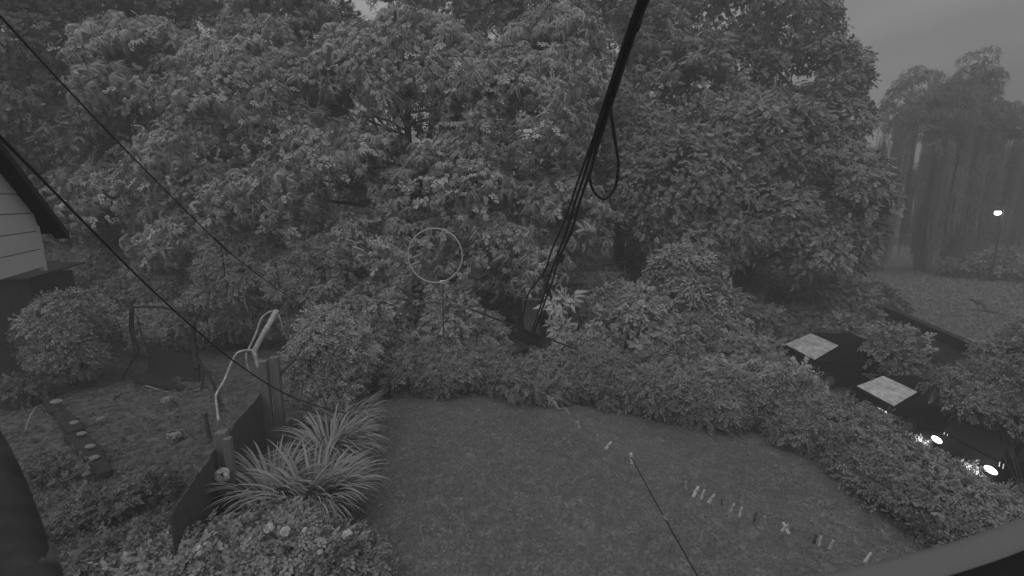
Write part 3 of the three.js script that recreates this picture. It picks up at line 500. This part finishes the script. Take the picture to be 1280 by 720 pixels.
{
  const turn = 0.0;
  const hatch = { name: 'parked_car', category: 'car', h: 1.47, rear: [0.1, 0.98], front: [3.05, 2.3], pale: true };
  const place = (px, py) => { const p = gp(px, py, LOT + 0.98); return V(p.x - 0.12, LOT, p.z); };
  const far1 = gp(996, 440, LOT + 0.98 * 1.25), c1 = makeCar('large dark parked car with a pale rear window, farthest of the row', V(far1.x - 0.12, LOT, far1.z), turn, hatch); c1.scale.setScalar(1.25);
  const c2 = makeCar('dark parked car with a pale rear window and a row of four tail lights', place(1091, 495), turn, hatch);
  const van = { name: 'parked_car', category: 'car', h: 1.5, rear: [0.1, 0.35], front: [3.1, 2.4], pale: false };
  const L1 = gp(1174, 550, LOT + 0.75), L2 = gp(1238, 588, LOT + 0.75), mid = L1.clone().add(L2).multiplyScalar(0.5);
  const c3 = makeCar('dark parked car with two glaring oval tail lamps, nearest of the row', V(mid.x, LOT, mid.z), turn, van);
  for (const c of [c1]) for (const s of [-1, 1]) mesh('tail_lamp', box(0.05, 0.12, 0.26, 0.0, 0.8, s * 0.68, 0, 0, 0, 0.02), std(0.06, 0.4), c);
  mesh('tail_lamp', box(0.05, 0.12, 0.26, 0.0, 0.8, -0.68, 0, 0, 0, 0.02), std(0.06, 0.4), c2);
  const holder = mesh('tail_lamp', box(0.04, 0.1, 0.46, 0.0, 0.76, 0.6, 0, 0, 0, 0.015), M.carTrim, c2);
  for (let i = 0; i < 4; i++) mesh('lamp_bulb', new THREE.SphereGeometry(0.03 + 0.003 * i, 10, 8).translate(-0.035, 0.77, 0.44 + i * 0.115), M.dotGlow, holder);
  const half = Math.abs(L2.z - L1.z) / 2;
  for (const s of [-1, 1]) {
    const g = new THREE.SphereGeometry(1, 18, 12).scale(0.05, 0.085, 0.165); g.translate(-0.03, 0.76, s * half);
    const m = mesh('tail_lamp', g, M.lampGlow, c3);
    mesh('lamp_rim', new THREE.TorusGeometry(1, 0.12, 6, 20).rotateY(Math.PI / 2).scale(0.12, 0.1, 0.18).translate(0.0, 0.76, s * half), M.carTrim, m);
    for (const k of [0, 1]) mesh('lamp_reflection', box(0.012, 0.13, 0.02, 0.05, 0.98, s * half + 0.1 + k * 0.09, 0, 0, 0, 0.004), std(0.7, 0.3), c3);  // reflections of the lamps, drawn as pale bars above them
    const p = new THREE.PointLight(0xffffff, s > 0 ? 1.6 : 1.1, 12, 2); p.position.set(-0.55, 0.76, s * half); p.castShadow = true; p.shadow.radius = 4; c3.add(p);
  }
}
{
  const p = at(1247, 266, 42), gy = groundY(p.x, p.z), t = thing('street_lamp', 'lit street lamp shining before the right-hand willow', 'street lamp', V(p.x, gy, p.z)), h = p.y - gy;
  mesh('pole', tube([V(0.5, 0, 0), V(0.5, h * 0.6, 0), V(0.48, h + 0.4, 0)], 0.08, 0.05, 8, 8), M.swingMetal, t);
  mesh('arm', tube([V(0.48, h + 0.38, 0), V(0.2, h + 0.42, 0), V(0, h + 0.3, 0)], 0.04, 0.035, 7, 8), M.swingMetal, t);
  mesh('lamp_bulb', new THREE.SphereGeometry(0.24, 16, 12), M.lampGlow, t).position.set(0, h, 0);
  mesh('lamp_hood', new THREE.SphereGeometry(0.27, 16, 8, 0, 6.2832, 0, 1.1).translate(0, h + 0.05, 0), M.swingMetal, t);
  const l = new THREE.PointLight(0xffffff, 3, 20, 2); l.position.set(0, h, 0.3); l.castShadow = true; t.add(l);
}

// ---------------------------------------------------------------- fence, tubes and swing of the left yard
const fTop = 1.5;
{
  const t = thing('board_fence', 'dark wooden board fence running between the yard and the tall grass', 'fence');
  const pA = gp(212, 643, fTop), pB = gp(270, 560, fTop), pC = gp(327, 489, fTop);
  const run = (a, b, n) => { for (let i = 0; i < n; i++) { const k = (i + 0.5) / n, p = a.clone().lerp(b, k), L = a.distanceTo(b) / n, ang = Math.atan2(-(b.z - a.z), b.x - a.x), h = fTop + R(-0.03, 0.03); mesh('board', box(L - 0.012, h, 0.022, 0, 0, 0, ang, 0, 0, 0.004).translate(p.x + R(-0.004, 0.004), groundY(p.x, p.z) + h / 2, p.z), M.darkWood, t); }
    for (const y of [0.35, 1.2]) { const ang = Math.atan2(-(b.z - a.z), b.x - a.x), c = a.clone().lerp(b, 0.5); mesh('rail', box(a.distanceTo(b), 0.09, 0.04, 0, 0, 0, ang, 0, 0, 0.006).translate(c.x - 0.035, y, c.z), M.darkWood, t); } };
  run(pA, pB, 14); run(pB, pC, 15);
  const post = (p, h, w, mat) => mesh('post', box(w, h, w, 0, 0, 0, 0.15, 0, 0, 0.012).translate(p.x, h / 2, p.z), mat, t);
  const q = (px, py, y) => gp(px, py, y);
  const p1 = pB.clone().lerp(pC, 0.03); p1.x += 0.1; post(p1, 1.8, 0.2, M.postWood); const p1b = p1.clone(); p1b.x += 0.17; p1b.z += 0.1; post(p1b, 1.72, 0.14, M.postWood);
  const p2 = pC.clone(); p2.x += 0.1; post(p2, 2.3, 0.2, M.postWood); const p3 = p2.clone(); p3.x += 0.22; p3.z -= 0.15; post(p3, 2.35, 0.2, M.postWood);
  const br = p3.clone(); mesh('brace', tube([V(br.x - 0.05, 1.75, br.z + 0.05), V(br.x + 0.45, 2.25, br.z - 0.2)], 0.05, 0.04, 6, 3), M.darkWood, t);
}
{
  const p = gp(258, 590, 0.9), t = thing('wooden_stake', 'thin dark stake standing in the yard left of the near fence post', 'stake'); const a = at(256, 518, 12.2), b = V(a.x + 0.05, 0, a.z);
  mesh('shaft', tube([b, a], 0.055, 0.05, 6, 3), M.darkWood, t); mesh('cap', box(0.12, 0.04, 0.12, a.x, a.y + 0.02, a.z, 0, 0, 0, 0.008), M.darkWood, t);
}
{
  const t = thing('tube_frame', 'bent white tube frame leaning over the top of the board fence', 'tube frame'), d = 10.4, P = (l, dd = 0) => l.map(([x, y, k = 0]) => at(x, y, d + dd + k));
  mesh('main_tube', tube(P([[346, 388, 0.5], [332, 413, 0.2], [317, 440]]), 0.062, 0.055, 9, 8), M.whiteTube, t);
  mesh('socket', tube(P([[317, 438], [320, 448], [322, 459]]), 0.05, 0.03, 8, 5), M.whiteTube, t);
  mesh('side_tube', tube(P([[346, 388, 0.5], [335, 391, 0.7], [327, 398, 0.7], [320, 417, 0.6], [310, 438, 0.5]]), 0.024, 0.022, 7, 18), M.whiteTube, t);
  mesh('lower_tube', tube(P([[318, 438], [307, 438, -0.1], [297, 441, -0.2], [290, 452, -0.3], [281, 474, -0.5], [270, 494, -0.8], [271, 508, -1], [273, 526, -1.2]]), 0.026, 0.022, 7, 34), M.whiteTube, t);
  mesh('end_tube', tube(P([[347, 392, 0.5], [350, 398, 0.5], [355, 418, 0.7]]), 0.022, 0.018, 7, 6), M.whiteTube, t);
  mesh('inner_tube', tube(P([[308, 441, 0.1], [308, 452, 0.1], [313, 468, 0.2]]), 0.022, 0.018, 7, 8), M.whiteTube, t);
}
{
  const t = thing('garden_swing', 'dark garden swing seat hanging in a thin metal frame', 'garden swing'), d = 16.4, P = (x, y, k = 0) => at(x, y, d + k);
  const bar = (name, pts, r = 0.045) => mesh(name, tube(pts, r, r, 7, pts.length > 2 ? 12 : 3), M.swingMetal, t);
  bar('top_bar', [P(163, 384, 0.3), P(200, 384, 0.2), P(228, 392), P(243, 404, -0.2)]);
  bar('upright', [P(165, 384, 0.3), P(165, 415, 0.3), P(172, 440)], 0.075); bar('upright', [P(242, 402, -0.2), P(242, 430, -0.2), P(246, 462, -0.5)], 0.085);
  bar('hanger', [P(171, 395), P(176, 415), P(187, 442)], 0.025); bar('hanger', [P(243, 430, -0.3), P(247, 445, -0.4), P(249, 460, -0.4)], 0.025);
  const foot = (x, y) => gp(x, y, 0.03);
  bar('leg', [P(248, 452, -0.4), P(262, 470, -0.6), foot(276, 512)]); bar('leg', [P(172, 440), P(150, 478, 0.1), foot(143, 500)], 0.03);
  bar('base_bar', [foot(143, 498), P(180, 482, 0.2), foot(222, 505)], 0.03); bar('base_bar', [foot(224, 522), P(247, 512, -1), foot(280, 505)], 0.03); bar('base_bar', [P(180, 481), P(222, 496, -0.4), P(262, 506, -0.8)], 0.028);
  bar('leg', [P(226, 492, -0.6), P(223, 508, -0.8), foot(223, 524)], 0.03);
  const sl = (a, b, c, e, th) => quad(a.toArray(), b.toArray(), c.toArray(), e.toArray(), th);
  mesh('backrest', sl(P(184, 476, 0.3), P(249, 488, -0.2), P(250, 449, 0.1), P(190, 432, 0.5), 0.04), M.swingFabric, t);
  mesh('seat', sl(P(163, 472, -0.4), P(182, 481, -0.9), P(249, 491, -0.9), P(188, 466, 0.3), 0.05), M.swingFabric, t);
  mesh('armrest', tube([P(250, 452, 0.1), P(255, 468, -0.4), P(251, 489, -0.8)], 0.04, 0.03, 6, 8), M.swingFabric, t);
  mesh('front_rail', tube([P(182, 482, -0.9), P(215, 491, -0.9), P(250, 487, -0.9)], 0.03, 0.03, 6, 10), M.steel, t);
}
// dark edging with pale stones
{
  const t = thing('bed_edging', 'dark timber edging laid diagonally across the left yard', 'edging'), pts = [[52, 488], [74, 515], [95, 543], [115, 570], [132, 594]].map(([x, y]) => gp(x, y, 0.12));
  for (let i = 0; i < pts.length - 1; i++) { const a = pts[i], b = pts[i + 1], c = a.clone().lerp(b, 0.5), ang = Math.atan2(-(b.z - a.z), b.x - a.x); mesh('timber', box(a.distanceTo(b) + 0.03, 0.22 + 0.05 * (i % 2), 0.3 + 0.1 * ((i * 7) % 3) / 2, 0, 0, 0, ang + 0.06 * (i % 3 - 1), 0.05 * (i % 2), 0, 0.06).translate(c.x + 0.04 * (i % 2), 0.08, c.z), M.oldTimber, t); }
  const spots = [[71, 503, 0.13, 'largest pale oval stone on the upper end of the dark edging'], [93, 529, 0.09, 'pale stone second from the upper end of the dark edging'], [102, 543, 0.09, 'pale stone in the middle of the dark edging'], [113, 559, 0.09, 'pale stone fourth along the dark edging'], [118, 573, 0.09, 'dim stone near the lower end of the dark edging']];
  spots.forEach(([x, y, r, label]) => { const p = gp(x, y, 0.24), g = new THREE.IcosahedronGeometry(r, 2), a = g.attributes.position; for (let i = 0; i < a.count; i++) { const k = 1 + 0.18 * fbm(a.getX(i) * 9, a.getY(i) * 9, a.getZ(i) * 9 + x, 2); a.setXYZ(i, a.getX(i) * 1.3 * k, a.getY(i) * 0.6 * k, a.getZ(i) * k); } g.computeVertexNormals(); const m = mesh('edging_stone', g, M.stone, null); m.position.copy(p).setY(0.26); tag(m, label, 'stone', 'stones on the edging'); });
}
{
  const t = thing('wire_hoop', 'thin pale arched hoop stuck in the ground at the left edge', 'hoop'); mesh('arch', tube([gp(30, 543, 0), at(38, 521, 13), at(47, 508, 13.4), gp(57, 516, 0)], 0.022, 0.022, 6, 16), std(0.28, 0.8), t);
}
const pale = (name, label, px, py, r, h, flat = 0.5) => { const p = gp(px, py, h), t = thing(name, label, 'flower', V(p.x, 0, p.z)); mesh('stem', tube([V(0.04, 0, 0), V(0.02, p.y * 0.5, 0.02), V(0, p.y, 0)], 0.008, 0.006, 5, 4), M.bark, t); const gs = []; for (let i = 0; i < 110; i++) { const u = unit(), g = new THREE.CircleGeometry(r * 0.42, 6); g.lookAt(u.clone().add(unit().multiplyScalar(0.4))); g.translate(u.x * r, p.y + u.y * r * flat, u.z * r); gs.push(g); } mesh('flower_head', gs, M.petal, t); return t; };
M.petal = std(0.38, 0.9, { side: THREE.DoubleSide });
pale('pale_flower', 'pale flower head low on the yard nearest the edging', 128, 523, 0.13, 0.15, 0.3);
pale('pale_flower', 'pale flower head alone in the middle of the left yard', 218, 543, 0.16, 0.15, 0.3);
pale('pale_flower', 'pale flower head under the front rail of the swing', 209, 499, 0.15, 0.3);
pale('pale_flower', 'tiny pale flower at the lower end of the dark edging', 108, 592, 0.07, 0.2);
pale('pale_flower', 'small pale flower at the low corner of the fence', 198, 647, 0.055, 0.4);
M.petal = std(0.65, 0.9, { side: THREE.DoubleSide });
pale('hydrangea_flower', 'pale round flower head standing before the dark fence boards', 278, 594, 0.115, 1.05, 1.15);
pale('hydrangea_flower', 'tall pale flower cluster at the bottom left among the rose leaves', 255, 688, 0.1, 0.95, 1.3);

// ---------------------------------------------------------------- tall ornamental grass and roses
function makeGrass(label, base, n, lens, leanX) {
  const t = thing('ornamental_grass', label, 'ornamental grass', base, 0, 'clumps of tall arching grass'), geos = [];
  for (let k = 0; k < 10; k++) { // an arching blade, wider in the middle, folded along its rib
    const L = 1, pos = [], idx = [], n2 = 10, bend = R(1.3, 2.5); let x = 0, y = 0, a = R(0.1, 0.3);
    for (let i = 0; i <= n2; i++) { const f = i / n2, w = 0.0095 * (0.55 + 0.9 * Math.sin(Math.PI * Math.min(1, f * 0.8 + 0.15))) * (1 - f ** 5); pos.push(x, y + w * 0.3, -w, x, y, 0, x, y + w * 0.3, w); a += bend / n2 * (0.3 + 1.4 * f); x += Math.sin(a) * L / n2; y += Math.cos(a) * L / n2; }
    for (let i = 0; i < n2; i++) for (const c of [0, 1]) { const q = i * 3 + c; idx.push(q, q + 1, q + 3, q + 1, q + 4, q + 3); }
    geos.push(rawGeo(pos, idx));
  }
  for (let i = 0; i < n; i++) { const m = mesh('blade', geos[i % 10], i % 4 ? M.blade : M.bladeDim, t), r = Math.sqrt(rnd()) * 0.3, a = R(0, 6.2832); m.position.set(Math.cos(a) * r, 0, Math.sin(a) * r); m.rotation.y = rnd() < leanX ? R(-0.9, 0.7) : a * -1; const s = R(lens[0], lens[1]); m.scale.set(s, s * R(0.9, 1.1), s * R(1, 1.35)); }
  return t;
}
M.bladeDim = leafMat(0.24, 0.2);
const gB = (px, py) => { const p = gp(px, py); p.y = groundY(p.x, p.z); return p; };
makeGrass('large clump of arching pale grass in front, beside the near lawn edge', gB(395, 655), 290, [1.25, 1.9], 0.45);
makeGrass('clump of arching grass between the fence and the front clump', gB(345, 640), 180, [1.2, 1.75], 0.2);
makeGrass('clump of arching grass behind the front clump along the lawn', gB(415, 588), 250, [1.2, 1.8], 0.5);
makeGrass('farthest clump of arching grass by the corner of the lawn', gB(432, 548), 160, [1.1, 1.6], 0.5);
function roseBush(label, px, py, r, h, flowers) {
  const t = makeBush('rose_bush', label, gB(px, py), r, h / 2, { geo: G.rose, mat: leafMat(0.3, 0.3), pads: 120, per: 18, padR: [0.15, 0.3], lift: 1 }, 'rose bush', 'bushes at the bottom edge');
  flowers.forEach(([fx, fy, fr]) => { const p = at(fx, fy, 0).clone(), c = gp(fx, fy, t.position.y + h * 1.22).sub(t.position), gs = []; for (let i = 0; i < 46; i++) { const u = unit(); if (u.y < -0.3) u.y *= -1; const g = new THREE.CircleGeometry(fr * 0.6, 6); g.lookAt(u.clone().add(unit().multiplyScalar(0.5))); g.translate(c.x + u.x * fr * 0.85, c.y + u.y * fr * 0.7, c.z + u.z * fr * 0.85); gs.push(g); } mesh('flower_head', gs, M.petal, t); });
}
roseBush('leafy bush with the brightest pale blooms at the bottom under the grass', 355, 735, 0.85, 0.95, [[357, 664, 0.07], [336, 660, 0.075], [381, 662, 0.035], [400, 690, 0.035]]);
roseBush('leafy bush with one pale bloom at the lower corner of the lawn', 430, 742, 0.6, 0.8, [[434, 668, 0.07]]);
roseBush('leafy bush without open blooms below the fence', 285, 735, 0.85, 0.9, []);
roseBush('leafy bush at the bottom left of the flower cluster', 200, 745, 0.75, 0.7, []);

// ---------------------------------------------------------------- hoop on a pole, cable post
{
  const d = 16, c = at(545, 319, d), b = at(553, 352, d), t = thing('pole_hoop', 'large thin pale hoop on a slim pole standing in the hedge', 'hoop', V(b.x, 0, b.z)), r = 33.5 / F * d, g = new THREE.TorusGeometry(r, 0.026, 8, 64);
  const m = mesh('hoop', g, M.hoop, t); m.position.set(c.x - b.x, c.y, 0); m.rotation.x = -0.05;
  mesh('clamp', box(0.2, 0.13, 0.1, 0, b.y - 0.02, 0.0, 0, 0, 0, 0.03), std(0.7, 0.5), t); mesh('pole', tube([V(0, 0, 0), V(0, b.y - 0.05, 0)], 0.03, 0.025, 8, 3), std(0.1, 0.7), t);
}
const PD = 15.9;
{
  const top = at(664, 412, PD), bot = V(top.x - 0.55, 0, top.z + 0.2), t = thing('cable_post', 'short dark leaning post in the hedge where the thick cables end', 'post');
  mesh('pole', tube([bot, top], 0.13, 0.1, 9, 4), M.darkWood, t);
  mesh('junction_box', box(0.85, 0.42, 0.24, top.x - 0.12, top.y - 0.2, top.z + 0.12, 0, -0.35, 0, 0.04), M.black, t);
  mesh('cross_arm', tube([at(585, 385, PD), at(660, 414, PD - 0.3), at(747, 446, PD - 1)], 0.03, 0.026, 7, 6), M.cable, t);
  const coil = mesh('cable_coil', new THREE.TorusGeometry(0.32, 0.1, 8, 22), M.cable, t); const k = at(652, 448, PD - 0.4); coil.position.copy(k); coil.rotation.set(0.2, 0.5, 0.4);
}
// ---------------------------------------------------------------- cables and lines
const dAt = (y, table) => { for (let i = 1; i < table.length; i++) if (y <= table[i][0] || i === table.length - 1) { const [a, da] = table[i - 1], [b, db] = table[i]; return da + (db - da) * (y - a) / (b - a); } };
{
  const T = [[-60, 1.9], [0, 2.3], [170, 5], [320, 10.5], [414, PD]], P = (l, k = 0) => l.map(([x, y]) => at(x, y, dAt(y, T) + k));
  const t = thing('cable_bundle', 'thick bundle of black cables descending from the top to the post', 'cables');
  mesh('cable', tube(P([[832, -60], [807, 0], [790, 47], [765, 125], [750, 172], [737, 215], [724, 255], [714, 290], [698, 325], [691, 350], [680, 380], [671, 406], [668, 414]]), 0.021, 0.032, 8, 70), M.cable, t);
  mesh('cable', tube(P([[828, -60], [803, 0], [786, 47], [760, 125], [745, 172], [730, 220], [716, 262], [707, 292], [693, 328], [685, 352], [675, 385], [665, 414]], 0.02), 0.019, 0.03, 8, 70), M.cable, t);
  mesh('cable', tube(P([[824, -60], [800, 0], [783, 47], [757, 125], [741, 175], [724, 222], [706, 275], [690, 312], [680, 340], [661, 366], [655, 388], [653, 412]], -0.02), 0.014, 0.028, 8, 70), M.cable, t);
  mesh('slack_loop', tube([[762, 130], [768, 170], [773, 208], [767, 238], [755, 249], [743, 240], [737, 222], [742, 200]].map(([x, y]) => at(x, y, 4.9 + (y - 130) * 0.006)), 0.018, 0.018, 7, 44), M.cable, t);
  for (const [x, y, r] of [[794, 30, 0.037], [785, 54, 0.034], [763, 118, 0.038], [700, 322, 0.1], [712, 270, 0.065]]) { const a = at(x + 2, y - 5, dAt(y, T)), b = at(x - 2, y + 5, dAt(y, T)); mesh('tape_wrap', tube([a, b], r, r, 9, 2), M.black, t); }
}
{
  const T = [[0, 2.6], [150, 4.4], [300, 8], [412, 15]], P = (l) => l.map(([x, y]) => at(x, y, dAt(y, T)));
  const t = thing('overhead_wire', 'upper thin black wire from the top left with a small weight hanging', 'wire'); 
  mesh('strand', tube(P([[-60, -45], [0, 20], [66, 92], [140, 170], [205, 236], [275, 305], [325, 345], [372, 378], [432, 413], [470, 436]]), 0.0075, 0.012, 6, 60), M.cable, t);
  const c = P([[276, 306]])[0], w = P([[302, 338]])[0];
  mesh('clip', tube(P([[268, 298], [284, 313]]), 0.022, 0.022, 7, 2), M.black, t); mesh('loose_end', tube([c, at(279, 325, 8.1), at(281, 346, 8.1)], 0.01, 0.008, 5, 6), M.cable, t);
  mesh('weight', new THREE.IcosahedronGeometry(0.07, 1).scale(1.2, 0.8, 0.7).translate(w.x, w.y, w.z), M.black, t); mesh('loose_end', tube([w, at(302, 352, 8.9)], 0.008, 0.006, 5, 3), M.cable, t);
}
{
  const T = [[100, 2], [170, 2.3], [410, 6], [490, 9], [518, 12.5]], P = (l) => l.map(([x, y]) => at(x, y, dAt(y, T)));
  const t = thing('overhead_wire', 'lower thick black wire crossing before the swing and fence', 'wire');
  mesh('strand', tube(P([[-70, 100], [0, 171], [60, 232], [120, 293], [180, 353], [240, 408], [300, 457], [345, 486], [395, 507], [438, 517], [462, 517]]), 0.009, 0.014, 6, 60), M.cable, t);
}
{ // clothesline with pegs
  const K = [[640, 474, 13.5], [690, 503, 9.5], [722, 528, 7], [762, 553, 5.5], [815, 582, 4.9], [872, 610, 4.6], [926, 635, 4.35], [980, 655, 4.15], [1041, 677, 3.95], [1090, 693, 3.8], [1150, 712, 3.7], [1250, 750, 3.5]], pts = K.map((k) => at(...k)), curve = new THREE.CatmullRomCurve3(pts, false, 'centripetal');
  const t = thing('clothesline', 'thin pale clothesline crossing low over the lawn', 'clothesline'); mesh('line', tube(pts, 0.003, 0.0022, 5, 80), std(0.2, 0.9), t);
  const pu = mesh('pulley', new THREE.TorusGeometry(0.09, 0.03, 6, 16), M.rope, t); pu.position.copy(pts[1]); pu.rotation.set(0.4, 0.8, 0);
  mesh('knot', tube([at(692, 502, 9.4), at(699, 512, 9), at(706, 511, 8.8), at(712, 519, 8.4)], 0.035, 0.02, 6, 14), M.rope, t);
  const near = (px) => { let lo = 0, hi = 1; for (let i = 0; i < 30; i++) { const m = (lo + hi) / 2, p = curve.getPoint(m), q = 640 + F * p.x / (-(p.z) * CP + (H - p.y) * SP); q < px ? lo = m : hi = m; } return curve.getPoint(lo); };
  const peg = thing('clothes_peg', '', 'clothes peg', V(0, 0, 0), 0, 'pegs on the clothesline');
  for (const s of [-1, 1]) { const g = box(0.009, 0.085, 0.012, s * 0.0048, -0.03, 0, 0, s * 0.03, 0, 0.003); mesh('prong', g, M.paleWood, peg); }
  mesh('spring', new THREE.TorusGeometry(0.007, 0.002, 5, 10).translate(0, -0.02, 0.007), M.steel, peg);
  const ord = ['first', 'second', 'third', 'fourth', 'fifth', 'sixth', 'seventh', 'eighth', 'ninth', 'tenth', 'eleventh', 'twelfth', 'thirteenth', 'fourteenth', 'fifteenth', 'sixteenth', 'seventeenth', 'eighteenth', 'nineteenth'];
  const list = [[722, 1.3, 0.3, 0], [747, 1.1, 0.1, 1], [763, 1.25, -0.55, 2], [789, 1.35, 0.15, 2], [857, 0.9, 0.1, 1], [872, 1.2, -0.4, 2], [880, 1.05, -0.3, 0], [892, 1.1, -0.5, 0], [902, 0.8, 0.2, 3], [917, 0.95, -0.3, 0], [927, 1.05, -0.2, 0], [945, 0.95, -0.2, 3], [956, 0.95, 0.2, 1], [980, 1.1, 0.5, 2], [984, 0.9, -0.6, 0], [1020, 0.95, -0.1, 3], [1026, 0.95, -0.15, 0], [1041, 0.9, -0.25, 0], [1088, 1, -0.7, 0]];
  const mats = [std(0.58, 0.85), std(0.45, 0.85), std(0.8, 0.8), std(0.1, 0.8)], tones = ['pale', 'dull', 'bright', 'dark'];
  list.forEach(([px, s, tilt, m], i) => {
    const o = i ? peg.clone() : peg; if (i) { o.name = numbered('clothes_peg'); scene.add(o); }
    o.position.copy(near(px)); o.rotation.set(0, R(-0.6, 0.6), tilt); o.scale.setScalar(s * 1.15); o.children.forEach((c) => { if (c.name === 'prong') c.material = mats[m]; });
    o.userData = { label: `${tones[m]} clothes peg, ${ord[i]} along the clothesline counted from its far end`, category: 'clothes peg', group: 'pegs on the clothesline' };
  });
  const c = thing('black_cord', 'taut black cord running from the line down to the bottom edge', 'cord'), a = near(789); a.y -= 0.03;
  mesh('cord', tube([a, at(831, 648, 3.9), at(873, 722, 3.2), at(905, 778, 2.8)], 0.0065, 0.006, 6, 24), M.cable, c); mesh('joint', tube([at(829, 645, 3.92), at(833, 651, 3.87)], 0.011, 0.011, 7, 2), M.steel, c);
}
// ---------------------------------------------------------------- own house: gutter and downpipe close to the camera
{
  const y = 5.2, top = [[930, 735], [1000, 720], [1130, 690], [1210, 667], [1280, 641], [1400, 590]].map(([a, b]) => gp(a, b, y)), c = new THREE.CatmullRomCurve3(top), n = 60;
  const sweep = (prof) => { const pos = [], idx = [], uv = []; for (let i = 0; i <= n; i++) { const p = c.getPointAt(i / n), d = c.getTangentAt(i / n).setY(0).normalize(), s = V(-d.z, 0, d.x); if (s.z < 0) s.negate(); prof.forEach(([a, b], k) => { pos.push(p.x + s.x * a, p.y + b, p.z + s.z * a); uv.push(k * 0.3, i / n * 2); }); } const m = prof.length; for (let i = 0; i < n; i++) for (let k = 0; k < m - 1; k++) { const q = i * m + k; idx.push(q, q + 1, q + m, q + 1, q + m + 1, q + m); } const g = rawGeo(pos, idx, uv); return g; };
  const t = thing('roof_gutter', 'curved roof gutter with a pale lip at the bottom right corner', 'gutter'); M.gutter.side = M.gutterIn.side = THREE.DoubleSide;
  mesh('lip', sweep([[0.0, -0.13], [-0.004, -0.02], [0.008, -0.003], [0.03, 0.004], [0.075, 0.0], [0.088, -0.012]]), M.gutter, t);
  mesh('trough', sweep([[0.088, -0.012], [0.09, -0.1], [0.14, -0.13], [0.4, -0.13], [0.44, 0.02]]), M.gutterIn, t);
}
{
  const t = thing('downpipe', 'thick dark downpipe close to the camera at the bottom left corner', 'pipe'); const d = 1.7;
  mesh('pipe', tube([at(-130, 380, 2.3), at(-58, 520, 2.0), at(-18, 610, d), at(20, 735, 1.5), at(44, 830, 1.4)], 0.095, 0.1, 18, 40), std(0.06, 0.9, { map: wearTex }), t);
  mesh('collar', tube([at(15, 706, 1.56), at(22, 740, 1.5)], 0.104, 0.108, 18, 3), std(0.12, 0.9), t);
}
renderer.render(scene, camera);
